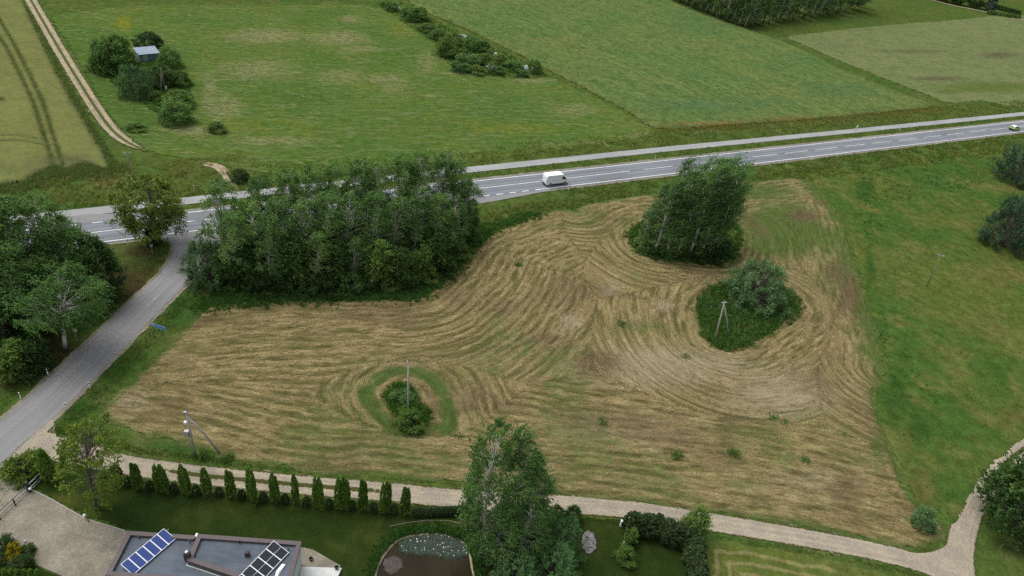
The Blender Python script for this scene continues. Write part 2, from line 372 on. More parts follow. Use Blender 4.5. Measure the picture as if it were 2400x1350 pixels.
# ------------------------------------------------------------------ ground and fields
def sheet(name, poly, res, z0=0.02, hfun=None, rough_edge=.5, attrs=None, mat=None, holes=(), kind='structure', label=None, sm=4, edge_seed=1):
    """a field: a grid clipped to its outline with an uneven edge; hfun(x,y,d,arc) gives the relief"""
    poly = smooth(poly, sm) if sm > 1 else np.asarray(poly)
    lo = poly.min(0) - res; hi = poly.max(0) + res
    xs = np.arange(lo[0], hi[0] + res, res); ys = np.arange(lo[1], hi[1] + res, res)
    X, Y = np.meshgrid(xs, ys); sh = X.shape; P = np.c_[X.ravel(), Y.ravel()]
    d, arc = sdf(P, poly)
    for h in holes:
        dh, ah = sdf(P, h); m = -dh < d; arc = np.where(m, ah + 1000, arc); d = np.where(m, -dh, d)
    keep = (d + (fbm(P[:, 0] / 1.6, P[:, 1] / 1.6, edge_seed, 3) - .5) * 2 * rough_edge > 0).reshape(sh)
    q = keep[:-1, :-1] & keep[1:, :-1] & keep[:-1, 1:] & keep[1:, 1:]
    ii = np.arange(P.shape[0]).reshape(sh)
    Q = np.c_[ii[:-1, :-1][q], ii[:-1, 1:][q], ii[1:, 1:][q], ii[1:, :-1][q]]
    used = np.unique(Q); re = np.full(len(P), -1); re[used] = np.arange(len(used)); Q = re[Q]
    x, y, d, arc = P[used, 0], P[used, 1], d[used], arc[used]
    A = attrs(x, y, d, arc) if attrs else {}
    z = z0 + (hfun(x, y, d, arc, A) if hfun else 0 * x)
    me = mesh_np(name, np.c_[x, y, z], Q, A, True)
    o = link(name, me, mat); tag(o, label=label, kind=kind)
    return o
def blob(x, y, items):
    """soft patches: (px, py, rx_px, ry_px) ellipses of the photo laid on the ground"""
    r = np.zeros_like(x)
    for px, py, rx, ry, *amp in items:
        c = G(px, py); a = G(px + rx, py) - c; b = G(px, py - ry) - c
        Mx = np.linalg.inv(np.array([[a[0], b[0]], [a[1], b[1]]]))
        u = Mx[0, 0] * (x - c[0]) + Mx[0, 1] * (y - c[1]); v = Mx[1, 0] * (x - c[0]) + Mx[1, 1] * (y - c[1])
        r = np.maximum(r, np.exp(-(u * u + v * v) * 1.1) * (amp[0] if amp else 1.0))
    return r
def linedist(x, y, pts):
    P = np.c_[x, y]; best = np.full(len(P), 1e9)
    for a, b in zip(pts[:-1], pts[1:]):
        e = b - a; w = P - a; t = np.clip((w @ e) / (e @ e), 0, 1)
        best = np.minimum(best, np.hypot(w[:, 0] - t * e[0], w[:, 1] - t * e[1]))
    return best

# the one ground sheet, fine where the camera looks, coarse to the horizon
gx = np.r_[-3000, -1800, -900, -500, np.arange(-300, 401, 2.0), 600, 1100, 2000, 3200]
gy = np.r_[-1500, -600, -200, -60, np.arange(0, 621, 2.0), 800, 1300, 2200, 4000]
X, Y = np.meshgrid(gx, gy); ii = np.arange(X.size).reshape(X.shape)
xx, yy = X.ravel(), Y.ravel()
ga = {'m1': blob(xx, yy, [(300, 660, 110, 60), (120, 840, 130, 60, .9), (330, 590, 70, 30, .8), (60, 780, 120, 90), (160, 880, 60, 30, .6), (800, 640, 300, 30, .5), (1610, 600, 110, 18, .7), (20, 905, 30, 14, .9)]),
      'm2': blob(xx, yy, [(500, 340, 90, 25, .6), (250, 420, 60, 30, .8), (1700, 305, 200, 8, .5), (1950, 285, 200, 8, .5), (2170, 255, 60, 12, .7)]),
      'm3': blob(xx, yy, [(260, 840, 90, 60), (420, 720, 60, 60), (190, 960, 60, 40), (300, 410, 60, 40, .5), (350, 1050, 160, 14), (1180, 540, 80, 40, .6), (2090, 960, 40, 60, .5)])}
gz = -.04 + 0 * xx
ground = link('ground', mesh_np('ground', np.c_[xx, yy, gz], np.c_[ii[:-1, :-1].ravel(), ii[:-1, 1:].ravel(), ii[1:, 1:].ravel(), ii[1:, :-1].ravel()], ga, True), M['ground'])
tag(ground, kind='structure')

# mown plot with windrows --------------------------------------------------
plot_px = [(238, 968), (300, 905), (390, 815), (478, 722), (530, 708), (700, 702), (860, 700), (960, 696), (1005, 680), (1070, 625), (1105, 572), (1150, 540), (1210, 515), (1265, 499), (1325, 490), (1352, 496), (1358, 484), (1420, 470), (1500, 458), (1600, 445), (1780, 424), (1880, 420), (1925, 452), (1975, 520), (2000, 600), (2030, 700), (2062, 800), (2078, 880), (2050, 915), (2052, 960), (2085, 1050), (2120, 1140), (2160, 1200), (2205, 1240), (2195, 1275), (2120, 1288), (1900, 1238), (1700, 1208), (1480, 1180), (1290, 1160), (1090, 1135), (900, 1120), (760, 1110), (640, 1092), (560, 1082), (450, 1048), (330, 1020), (262, 995)]
PLOT = smooth(GP(plot_px), 3)
POPLAR_ISL = smooth(GP([(1482, 565), (1500, 530), (1600, 515), (1720, 530), (1725, 585), (1690, 615), (1600, 608), (1520, 598)]), 6)
WILLOW_ISL = smooth(GP([(1640, 725), (1655, 690), (1700, 668), (1780, 662), (1850, 688), (1868, 728), (1815, 768), (1770, 795), (1735, 812), (1690, 812), (1655, 785)]), 6)
POLE_ISL = smooth(GP([(905, 940), (918, 912), (945, 905), (968, 918), (975, 948), (1000, 968), (988, 998), (955, 1006), (932, 988), (928, 960)]), 6)
RING = smooth(GP([(850, 920), (885, 880), (950, 862), (1020, 885), (1050, 935), (1062, 1005), (1000, 1020), (930, 1015), (870, 965)]), 6)
GUIDE_TOP = smooth(GP([(300, 722), (530, 706), (700, 702), (860, 700), (960, 696), (1005, 680), (1070, 625), (1105, 572), (1150, 540), (1210, 515), (1265, 499), (1325, 490), (1352, 500), (1420, 470), (1500, 458), (1600, 445), (1780, 424), (1900, 410)]), 4, False)
GUIDE_RIGHT = smooth(GP([(1880, 412), (1925, 452), (1975, 520), (2000, 600), (2030, 700), (2062, 800), (2080, 880)]), 4, False)
GUIDE_BOTTOM = smooth(GP([(0, 1010), (330, 1040), (560, 1082), (760, 1110), (1090, 1138), (1290, 1160), (1480, 1180), (1700, 1208), (1900, 1238), (2120, 1288), (2300, 1330)]), 4, False)
def guide(x, y):
    """distance from, and arc length along, the line the mower followed"""
    P = np.c_[x, y]; best = np.full(len(P), 1e9); arc = np.zeros(len(P)); acc = 0
    for pts, off, cl in ((GUIDE_TOP, 0, 0), (GUIDE_RIGHT, 6., 0), (GUIDE_BOTTOM, 7., 0), (POPLAR_ISL, 5., 1), (WILLOW_ISL, 7.5, 1), (RING, 14., 1)):
        q = np.vstack([pts, pts[:1]]) if cl else pts
        for a, b in zip(q[:-1], q[1:]):
            e = b - a; L = math.hypot(*e); w = P - a; t = np.clip((w @ e) / max(L * L, 1e-9), 0, 1)
            dd = np.hypot(w[:, 0] - t * e[0], w[:, 1] - t * e[1]) + off
            m = dd < best; best = np.where(m, dd, best); arc = np.where(m, acc + t * L, arc); acc += L
    return best, arc
def plot_attrs(x, y, d, arc, edge_only=None):
    edge = d
    d, arc = guide(x, y)
    ph = d + (fbm(x / 12, y / 12, 11, 2) - .5) * 3.0 + (fbm(x / 1.7, y / 1.7, 14, 2) - .5) * .55 + (fbm(arc / 6, d / 1.2, 15, 2) - .5) * .7
    w = .5 + .5 * np.cos(2 * np.pi * ph / 1.5)
    # windrows fade where the hay was turned or flattened
    fade = np.clip(.12 + .75 * sstep(.34, .66, fbm(x / 11, y / 11, 21, 3)), 0, 1)
    fade = np.maximum(fade, blob(x, y, [(1290, 590, 130, 70, .95), (1420, 570, 60, 60, .9), (1560, 640, 120, 30, .8)]))
    mess = blob(x, y, [(1400, 720, 110, 70), (1400, 850, 150, 50), (1700, 900, 200, 50, .8), (330, 930, 90, 60, .8), (1080, 920, 60, 60, .8)])
    fade *= 1 - .75 * mess
    streak = fbm(arc * .35, d * 1.5, 31, 4)
    w = np.clip(.5 + (w - .5) * fade * .72 + (streak - .5) * 1.55, 0, 1)
    dr, _ = sdf(np.c_[x, y], RING)
    g = blob(x, y, [(1840, 540, 130, 75, 1.15), (1780, 450, 120, 26, .8), (1940, 560, 60, 60, .9), (1980, 650, 34, 80, .8), (1700, 560, 60, 60, .4), (1960, 620, 50, 70, .6), (2040, 850, 28, 120, .55), (1990, 780, 60, 20, .4), (500, 800, 260, 60, .34), (1300, 530, 120, 20, .42), (1460, 1090, 260, 60, .33), (1900, 1000, 140, 60, .38), (1500, 770, 120, 22, .5), (2060, 1040, 30, 90, .6), (1700, 1130, 240, 30, .4), (640, 960, 200, 60, .3), (380, 1035, 120, 12, .8), (620, 1086, 50, 8, .8), (1330, 620, 30, 60, .4)])
    g = np.maximum(g, .75 * np.exp(-(edge / 1.2) ** 2)) * (.55 + .9 * fbm(x / 7, y / 7, 23, 3))
    g = np.maximum(g, .50 * sstep(.45, .74, fbm(x / 12, y / 12, 77, 4)))
    bn = .55 * sstep(.48, .75, fbm(x / 8, y / 8, 79, 4))
    dre = linedist(x, y, GUIDE_RIGHT); g = np.maximum(g, 1.05 * np.exp(-(dre / 4.5) ** 2) * (.45 + .9 * fbm(x / 3, y / 3, 81, 3)))
    gg = 1.25 * np.exp(-((dr - .6) / 1.3) ** 2) * (dr > -2.5) * sstep(.12, .60, fbm(x / 2.5, y / 2.5, 88, 4))
    b = blob(x, y, [(1885, 507, 60, 18, .85), (1930, 475, 34, 10, .7), (1990, 690, 40, 66, .82), (1960, 640, 50, 40, .7), (1400, 850, 70, 36, .95), (1180, 720, 90, 30, .6), (1310, 700, 130, 40, .55), (1080, 610, 40, 30, .7), (1010, 672, 80, 14, .8), (760, 708, 220, 8, .7), (1650, 690, 30, 18, .7), (880, 950, 20, 30, .7), (1010, 925, 24, 26, .7), (860, 1030, 160, 20, .4), (2080, 1110, 40, 40, .5), (430, 850, 60, 40, .45), (1660, 600, 140, 12, .6), (1100, 920, 60, 50, .6)])
    b = np.maximum(b, bn)
    k = blob(x, y, [(1560, 860, 260, 60, .9), (1830, 920, 180, 70, .9), (1430, 680, 30, 20), (1555, 715, 25, 18), (1340, 755, 40, 30, .8), (300, 940, 70, 40, .6), (1450, 1010, 260, 60, .5), (1900, 1130, 160, 60, .5)])
    seam = np.zeros_like(x)
    if edge_only is None:
        for ox, oy in ((.35, 0), (0, .35), (-.35, 0), (0, -.35)): seam = np.maximum(seam, (np.abs(guide(x + ox, y + oy)[1] - arc) > 1.6) * 1.0)
    return {'w': w, 'seam': seam, 's': arc, 't': d, 'g': g, 'gg': gg, 'b': b, 'k': k}
def plot_h(x, y, d, arc, A):
    e = sstep(0, 1.2, d)
    return e * (.16 * A['w'] + .10 * fbm(x / .7, y / .7, 5, 3)) * (1 - .5 * A['gg'])
field = sheet('mown_field', PLOT, .23, .0, plot_h, 1.0, plot_attrs, M['straw'], holes=(POPLAR_ISL, WILLOW_ISL, POLE_ISL), sm=1)

# neighbouring fields -------------------------------------------------------
crop_px = [(948, -8), (1000, 30), (1110, 78), (1200, 122), (1290, 168), (1380, 215), (1470, 262), (1540, 302), (1700, 296), (1900, 282), (2080, 264), (2190, 250), (2100, 214), (1980, 165), (1860, 108), (1760, 72), (1660, 38), (1560, -8), (1540, -70), (1250, -75), (960, -70)]
CROP = GP(crop_px)
def crop_attr(x, y, d, arc):
    return {'m1': np.maximum(blob(x, y, [(1700, 292, 180, 7, .8), (1900, 280, 180, 6, .8), (1600, 235, 60, 20, .3)]), .5 * np.exp(-(d / 2.) ** 2)),
            'm2': blob(x, y, [(1650, 250, 180, 18, .8), (1980, 215, 120, 30, .7), (1620, 60, 90, 40, .6), (1300, 20, 200, 30, .4), (1880, 140, 80, 20, .6), (1700, 240, 300, 10, .7)])}
sheet('crop_field', CROP, .55, .03, lambda x, y, d, arc, A: sstep(0, 1.5, d) * (.55 * fbm((x * .70 - y * .71) / 5, (x * .71 + y * .70) / 1.3, 41, 4) + .12), .6, crop_attr, M['crop'], sm=3)
hay_px = [(1840, 86), (1900, 78), (2040, 62), (2200, 50), (2430, 40), (2430, 228), (2300, 236), (2225, 242), (2170, 222), (2060, 180), (1960, 140), (1880, 104)]
def hay_attr(x, y, d, arc):
    return {'m1': np.maximum(blob(x, y, [(2330, 205, 150, 16), (2180, 235, 30, 8, .5), (2230, 215, 40, 8)]), .0),
            'm2': blob(x, y, [(2150, 120, 120, 6, .6), (2340, 130, 60, 10, .75), (2200, 185, 80, 7, .8), (1960, 105, 120, 8, .35)])}
sheet('hay_field', GP(hay_px), .7, .02, lambda x, y, d, arc, A: .10 * fbm(x / 1.2, y / 1.2, 43, 3) + .07 * np.cos(2 * np.pi * (x * .55 - y * .83) / 3.2), .6, hay_attr, M['hay'], sm=3)
wheat_px = [(42, -10), (75, 45), (118, 135), (165, 225), (215, 310), (262, 392), (240, 402), (200, 388), (165, 402), (120, 398), (60, 430), (0, 440), (-120, 470), (-260, 300), (-160, 60), (-60, -40)]
TL1 = smooth(GP([(-40, 40), (10, 105), (42, 165), (78, 240), (100, 305), (122, 372), (132, 400)]), 6, False)
TL2 = smooth(GP([(-30, 0), (22, 85), (62, 160), (98, 235), (120, 300), (142, 370), (150, 392)]), 6, False)
TL3 = smooth(GP([(-20, 325), (40, 324), (96, 332)]), 5, False)
TL4 = smooth(GP([(-20, 338), (40, 336), (100, 345)]), 5, False)
def wheat_attr(x, y, d, arc):
    t = np.minimum(linedist(x, y, TL1), linedist(x, y, TL2)); t2 = np.minimum(linedist(x, y, TL3), linedist(x, y, TL4))
    return {'m1': np.maximum(np.maximum(np.exp(-(t / .55) ** 2) * .95, np.exp(-(t2 / .5) ** 2) * .62), blob(x, y, [(5, 238, 12, 6, .9)])), 'm2': np.maximum(blob(x, y, [(160, 385, 90, 20, .9), (40, 400, 80, 25, .6)]), .7 * np.exp(-(d / 1.5) ** 2))}
sheet('wheat_field', GP(wheat_px), .5, .03, lambda x, y, d, arc, A: sstep(0, 1.0, d) * (.62 + .16 * fbm(x / .9, y / .9, 45, 3)) * (1 - .85 * sstep(.3, .8, A['m1'])), .35, wheat_attr, M['wheat'], sm=3)
meadow_n_px = [(118, 44), (180, 28), (330, 12), (560, 12), (860, 12), (930, 40), (985, 78), (1025, 110), (1040, 138), (1085, 168), (1180, 182), (1285, 184), (1380, 222), (1460, 262), (1528, 302), (1532, 318), (1480, 330), (1350, 350), (1200, 368), (1090, 384), (900, 402), (700, 412), (560, 400), (520, 388), (470, 375), (360, 362), (320, 340), (270, 295), (235, 245), (190, 165), (150, 95)]
def mn_attr(x, y, d, arc):
    return {'m1': blob(x, y, [(620, 85, 110, 20, .75), (790, 90, 90, 20, .7), (820, 45, 30, 10, .7), (600, 165, 120, 30, .6), (520, 250, 60, 40, .6), (460, 305, 90, 14, .8), (640, 330, 140, 12, .6), (800, 180, 80, 25, .5), (900, 185, 60, 14, .6), (1090, 172, 60, 5, .8), (1250, 190, 60, 6, .7), (920, 205, 50, 20, .5), (1010, 226, 20, 4, .9), (1340, 258, 90, 20, .5), (490, 210, 20, 50, .6), (850, 115, 60, 10, .6), (1000, 150, 30, 40, .5), (1370, 335, 130, 8, .4), (1500, 318, 40, 8, .6)]),
            'm2': blob(x, y, [(290, 55, 25, 22, .9), (640, 300, 260, 40, .4), (1200, 300, 220, 25, .5), (950, 70, 60, 40, .5), (330, 25, 150, 8, .4)]),
            'm3': blob(x, y, [(240, 170, 60, 100, .8), (330, 270, 70, 40, .7), (720, 230, 150, 30, .5), (1000, 300, 150, 30, .5), (720, 110, 40, 40, .45), (500, 380, 200, 18, .7), (760, 30, 150, 14, .4)])}
sheet('north_meadow', GP(meadow_n_px), .8, .01, lambda x, y, d, arc, A: .10 * fbm(x / 1.5, y / 1.5, 47, 3), .6, mn_attr, M['meadow_n'], sm=3)
meadow_e_px = [(1775, 412), (1900, 402), (2020, 385), (2200, 358), (2430, 325), (2700, 300), (2750, 700), (2430, 1010), (2350, 1080), (2290, 1150), (2262, 1210), (2225, 1240), (2165, 1200), (2120, 1135), (2085, 1050), (2052, 960), (2050, 915), (2078, 880), (2062, 800), (2030, 700), (2000, 600), (1975, 520), (1925, 452), (1880, 418)]
def me_attr(x, y, d, arc):
    return {'m1': blob(x, y, [(2350, 640, 120, 60, .55), (2280, 760, 120, 70, .5), (2380, 440, 50, 12, .9), (2200, 500, 60, 50, .35), (2370, 980, 70, 50, .6), (2150, 1150, 60, 70, .75), (2180, 830, 60, 60, .4), (2380, 590, 50, 20, .6), (2130, 350, 120, 12, .5), (2120, 1040, 30, 60, .5)]),
            'm2': blob(x, y, [(2180, 430, 100, 40, .7), (2100, 400, 60, 30, .5), (2260, 400, 60, 20, .6), (2080, 700, 30, 80, .6)]),
            'm3': blob(x, y, [(2030, 440, 30, 30, .9), (2040, 620, 20, 100, .7), (2100, 930, 40, 90, .8), (2160, 1000, 50, 60, .7), (2240, 930, 60, 50, .5), (2340, 870, 60, 30, .4), (2060, 790, 16, 60, .7), (2200, 370, 20, 12, .5), (2120, 850, 30, 40, .5)])}
def me_h(x, y, d, arc, A): return .24 * fbm(x / 1.1, y / 1.1, 49, 3) * sstep(0, 1, d)
sheet('east_meadow', GP(meadow_e_px), .55, -.03, me_h, .5, me_attr, M['meadow_e'], sm=3)
lawn_px = [(108, 1092), (160, 1105), (300, 1132), (520, 1152), (760, 1168), (960, 1180), (1095, 1190), (1150, 1200), (1290, 1208), (1400, 1214), (1480, 1222), (1650, 1258), (1640, 1400), (1300, 1440), (700, 1440), (300, 1440), (280, 1300), (292, 1244), (200, 1212), (112, 1162), (0, 1110), (0, 1095), (60, 1082)]
POND = smooth(GP([(878, 1365), (885, 1330), (900, 1300), (930, 1268), (965, 1256), (1010, 1252), (1050, 1256), (1080, 1268), (1098, 1292), (1106, 1330), (1106, 1400), (1000, 1430), (890, 1400)]), 6)
def lawn_attr(x, y, d, arc):
    return {'m1': blob(x, y, [(140, 1175, 60, 26, .8), (880, 1280, 40, 50, .45), (640, 1190, 300, 8, .35), (1000, 1225, 160, 12, .5), (1410, 1285, 30, 26, .5), (600, 1215, 80, 20, .3), (790, 1290, 60, 30, .4), (420, 1200, 120, 20, .3)]),
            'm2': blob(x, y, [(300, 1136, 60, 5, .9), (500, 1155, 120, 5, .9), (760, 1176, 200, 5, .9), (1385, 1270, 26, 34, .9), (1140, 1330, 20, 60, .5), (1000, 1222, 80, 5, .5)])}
sheet('lawn', GP(lawn_px), .3, .0, lambda x, y, d, arc, A: .05 * fbm(x / .5, y / .5, 51, 2), .25, lawn_attr, M['lawn'], holes=(POND,), sm=2)
strip_px = [(1655, 1268), (1760, 1276), (1900, 1302), (2020, 1330), (2110, 1356), (2160, 1400), (2100, 1480), (1640, 1460), (1645, 1340)]
def strip_attr(x, y, d, arc):
    ph = d + (fbm(x / 3, y / 3, 61, 3) - .5) * 1.0
    return {'w': (.5 + .5 * np.cos(2 * np.pi * ph / 1.5)) ** 2 * sstep(.35, .6, fbm(x / 5, y / 5, 62, 3) + .12) * sstep(.4, 1.5, d)}
sheet('cut_grass', GP(strip_px), .22, .0, lambda x, y, d, arc, A: .10 * A['w'] + .1 * fbm(x / .6, y / .6, 63, 2), .3, strip_attr, M['cut_strip'], sm=3)

# ------------------------------------------------------------------ roads
def ribbon(name, pts, hw, z, mat, jit=0.0, step=1.0, attrs=None, nu=None, crown=0.0, parent=None, seed=3, kind='structure', label=None):
    """a road strip along pts; hw half width (number or per-point pair list)"""
    pts = np.asarray(pts, float); seg = np.r_[0, np.cumsum(np.hypot(*np.diff(pts, axis=0).T))]
    n = max(2, int(seg[-1] / step) + 1); sv = np.linspace(0, seg[-1], n)
    c = np.c_[np.interp(sv, seg, pts[:, 0]), np.interp(sv, seg, pts[:, 1])]
    tg = np.gradient(c, axis=0); tg /= np.hypot(*tg.T)[:, None]; nr = np.c_[tg[:, 1], -tg[:, 0]]     # right-hand normal
    if np.ndim(hw) == 0: l = np.full(n, hw); r = np.full(n, hw)
    else:
        hw = np.asarray(hw, float); l = np.interp(sv, seg, hw[:, 0]); r = np.interp(sv, seg, hw[:, 1])
    nu = nu or max(2, int((l.max() + r.max()) / .5) + 1)
    w = np.linspace(0, 1, nu)
    jl = (fbm(sv / 1.3, sv * 0 + .5, seed, 3) - .5) * 2 * jit; jr = (fbm(sv / 1.3, sv * 0 + 7.5, seed + 9, 3) - .5) * 2 * jit
    u = -(l + jl)[:, None] + w[None, :] * (l + jl + r + jr)[:, None]
    Pxy = c[:, None, :] + nr[:, None, :] * u[:, :, None]
    zz = z + crown * (1 - np.abs(w * 2 - 1))[None, :] + 0 * u
    V = np.c_[Pxy.reshape(-1, 2), zz.ravel()]; ii = np.arange(n * nu).reshape(n, nu)
    Q = np.c_[ii[:-1, :-1].ravel(), ii[:-1, 1:].ravel(), ii[1:, 1:].ravel(), ii[1:, :-1].ravel()]
    A = {'u': u.ravel(), 'vv': np.repeat(sv, nu), 'g': np.zeros(n * nu)}
    if attrs: A['g'] = attrs(V[:, 0], V[:, 1], u, np.repeat(sv, nu).reshape(u.shape), l, r).ravel()
    o = link(name, mesh_np(name, V, Q, A, True), mat, parent)
    if parent is None: tag(o, kind=kind, label=label)
    return o
HW_A = np.array([-71.4, 98.2]); HW_B = np.array([165.5, 247.0]); HD = (HW_B - HW_A) / np.hypot(*(HW_B - HW_A)); HN = np.array([HD[1], -HD[0]])
def hw(s, u=0.0): return HW_A + HD * s + HN * u       # along the highway, u to the near side
HLEN0, HLEN1 = -220.0, 620.0
def sh_g(x, y, u, v, l, r): return .55 * np.exp(-((np.minimum(u + l[:, None], r[:, None] - u)) / .35) ** 2)
ribbon('road_shoulder', [hw(HLEN0), hw(HLEN1)], 4.75, .03, M['shoulder'], .30, 1.2, sh_g)
highway = ribbon('highway', [hw(HLEN0), hw(HLEN1)], 3.95, .06, M['asphalt'], .05, 1.5, nu=17, crown=.05)
# widened junction mouth, turning lane on the near side, lay-by on the far side
s_of = lambda px, py: float((G(px, py)[:2] - HW_A) @ HD)
def flat(name, poly, z, mat, parent=None, kind='structure'):
    poly = np.asarray(poly)
    me = bpy.data.meshes.new(name); me.from_pydata([(p[0], p[1], z) for p in poly], [], [tuple(range(len(poly)))]); me.update()
    bm = bmesh.new(); bm.from_mesh(me); bmesh.ops.triangulate(bm, faces=bm.faces[:]); bmesh.ops.recalc_face_normals(bm, faces=bm.faces)
    if bm.faces[:] and sum(f.normal.z for f in bm.faces) < 0: bmesh.ops.reverse_faces(bm, faces=bm.faces[:])
    bm.to_mesh(me); bm.free()
    o = link(name, me, mat, parent)
    if parent is None: tag(o, kind=kind)
    return o
sJ = s_of(440, 545)
lane_poly = [hw(sJ + 4, 3.3), hw(sJ + 70, 3.3), hw(s_of(1330, 446), 3.9), hw(s_of(1230, 463), 5.2), hw(s_of(1130, 482) - 4, 6.6), hw(sJ + 40, 7.2), hw(sJ + 16, 7.4), hw(sJ + 8, 9.0), hw(sJ + 3, 12.0)]
flat('turning_lane', lane_poly, .055, M['asphalt_old'])
layby = [hw(s_of(330, 512) + 6, -3.6), hw(s_of(300, 515), -5.6), hw(s_of(205, 518), -6.6), hw(-40, -6.8), hw(-60, -3.6)]
flat('lay_by', layby, .055, M['asphalt_old'])
side_c = smooth(GP([(-330, 1340), (-150, 1165), (0, 1035), (110, 942), (250, 806), (352, 706), (420, 640), (447, 596), (452, 565), (446, 545)]), 8, False)
side_hw = [(2.5, 2.5)] * 48 + [(2.75, 2.8)] * 8 + [(2.9, 3.2)] * 8 + [(4.2, 6.0)] * 8 + [(6.0, 9)]
side_hw = np.array(side_hw)[np.linspace(0, len(side_hw) - 1, len(side_c)).astype(int)]
ribbon('side_road_shoulder', side_c[:-4], side_hw[:-4] + .65, .02, M['shoulder'], .35, .8, sh_g)
side_road = ribbon('side_road', side_c, side_hw, .045, M['asphalt_old'], .12, .8, nu=13, crown=.03)
flat('gravel_corner', GP([(390, 556), (412, 560), (425, 572), (424, 590), (414, 604), (408, 590), (400, 572), (372, 560)]), .036, M['shoulder'])
# cycle path
CP = [np.array(p) for p in ((-140.0, 64.0), (-76.9, 103.7), (-13.7, 144.9), (31.5, 173.8), (95.5, 213.5), (173.4, 262.4), (420.0, 416.0))]
ribbon('cycle_path', CP, 1.35, .05, M['path'], .06, 1.0)
# painted lines: parts of the highway
def line(name, s0, s1, u, w=.14, z=.118, parent=highway, mat=None):
    a, b = hw(s0, u - w / 2), hw(s1, u - w / 2); c, d = hw(s1, u + w / 2), hw(s0, u + w / 2)
    o = flat(name, [a, b, c, d], z, mat or M['paint'], parent); return o
def zc(u): return .06 + .05 * (1 - abs(u) / 3.95) + .006
line('edge_line', HLEN0, s_of(330, 512), -3.4, .2, zc(3.4)) if False else None
line('edge_line', s_of(345, 512), HLEN1, -3.38, .22, zc(3.38))
line('edge_line', HLEN0, s_of(385, 554), 3.38, .22, zc(3.38))
line('edge_line', s_of(1268, 447), HLEN1, 3.38, .22, zc(3.38))
sc0 = s_of(1942, 352) - 4.5
k = -30
while True:
    s = sc0 + 12 * k; k += 1
    if s > 330: break
    if s < -60: continue
    if s < s_of(1480, 405): continue
    line('lane_dash', s, s + 9, 0.0, .16, zc(0))
line('centre_line', -220, s_of(400, 528), 0.0, .18, zc(0)); line('centre_line', s_of(480, 521) + 8, s_of(1480, 405), 0.0, .18, zc(0))
for i in range(5): line('lane_dash', s_of(405, 527) + 2 + 3 * i, s_of(405, 527) + 3.6 + 3 * i, 0.0, .16, zc(0))
s = s_of(395, 553)
while s < s_of(1262, 449): line('lane_dash', s, s + 1.6, 3.38, .24, zc(3.38) + .003); s += 3.2
s = -45.0
while s < s_of(330, 514): line('lane_dash', s, s + 1.6, -3.38, .2, zc(3.38) + .003); s += 3.4
# side road centre dashes
def sdash(a, b, w=.12):
    a = G(*a)[:2]; b = G(*b)[:2]; d = (b - a) / np.hypot(*(b - a)); n = np.array([d[1], -d[0]]) * w / 2
    flat('lane_dash', [a - n, b - n, b + n, a + n], .086, M['paint_worn'], side_road)
sdash((396, 651), (384, 664), .10); sdash((374, 690), (346, 718), .12)

M['asphalt_patch'] = asphalt_mat('patched_asphalt', (.15, .158, .168, 1), lane=False)
for s0_, s1_, u0_, u1_ in ((s_of(1395, 413), s_of(1395, 413) + 9, .4, 3.0), (s_of(1850, 365), s_of(1850, 365) + 5, .5, 3.0), (s_of(300, 545), s_of(300, 545) + 14, -3.0, -.6), (s_of(2200, 320), s_of(2200, 320) + 16, -3.1, -.5)):
    flat('patch', [hw(s0_, u0_), hw(s1_, u0_), hw(s1_, u1_), hw(s0_, u1_)], zc(.0) - .003, M['asphalt_patch'], highway)
# gravel lanes and tracks
def tw_g(c0, c1, mid=.9):
    """grass strip between the wheel tracks and along both edges"""
    def f(x, y, u, v, l, r):
        cen = (r - l)[:, None] / 2
        m = np.exp(-((u - cen) / .38) ** 2) * mid * (sstep(c0, c0 + 6, v) * (1 - sstep(c1 - 6, c1, v)))
        e = .8 * np.exp(-((np.minimum(u + l[:, None], r[:, None] - u)) / .3) ** 2)
        return np.maximum(m, e)
    return f
lane_c = smooth(GP([(60, 1035), (140, 1048), (220, 1068), (300, 1090), (400, 1104), (500, 1117), (700, 1136), (900, 1152), (1090, 1170), (1290, 1181), (1400, 1186), (1500, 1197), (1700, 1229), (1900, 1263), (2050, 1292), (2150, 1318), (2230, 1350)]), 6, False)
ribbon('gravel_lane', lane_c, 1.5, .012, M['gravel'], .5, .6, tw_g(14, 46, .95), nu=13)
east_c = smooth(GP([(2560, 960), (2470, 1010), (2400, 1052), (2345, 1098), (2305, 1145), (2275, 1195), (2258, 1245), (2250, 1300), (2252, 1350), (2260, 1420), (2270, 1500)]), 6, False)
ew = np.linspace(1.35, 1.9, len(east_c)); ribbon('east_lane', east_c, np.c_[ew, ew], .018, M['gravel'], .25, .6, tw_g(2, 34, 1.0), nu=13)
JUNC = smooth(GP([(2100, 1298), (2170, 1296), (2212, 1282), (2236, 1255), (2262, 1262), (2272, 1320), (2268, 1380), (2235, 1372), (2180, 1335)]), 4)
flat('lane_junction', JUNC, .022, M['gravel'])
flat('gravel_apron', smooth(GP([(20, 1082), (70, 1028), (118, 985), (128, 1000), (138, 1030), (200, 1050), (290, 1066), (290, 1106), (200, 1096), (120, 1080), (60, 1084)]), 4), .024, M['gravel'])
trk_c = smooth(GP([(40, -60), (72, 0), (112, 70), (150, 135), (190, 200), (225, 255), (262, 305), (300, 335), (345, 355)]), 6, False)
ribbon('field_track', trk_c, np.c_[np.r_[np.linspace(1.7, 1.5, len(trk_c) - 8), np.linspace(1.4, .25, 8)], np.r_[np.linspace(1.7, 1.4, len(trk_c) - 8), np.linspace(1.3, .3, 8)]], .11, M['sandtrack'], .6, .8, tw_g(6, 200, 1.15), nu=13)
ribbon('field_track', smooth(GP([(478, 384), (505, 388), (525, 402), (540, 425), (545, 450)]), 6, False), 1.0, .03, M['sandtrack'], .3, .6)
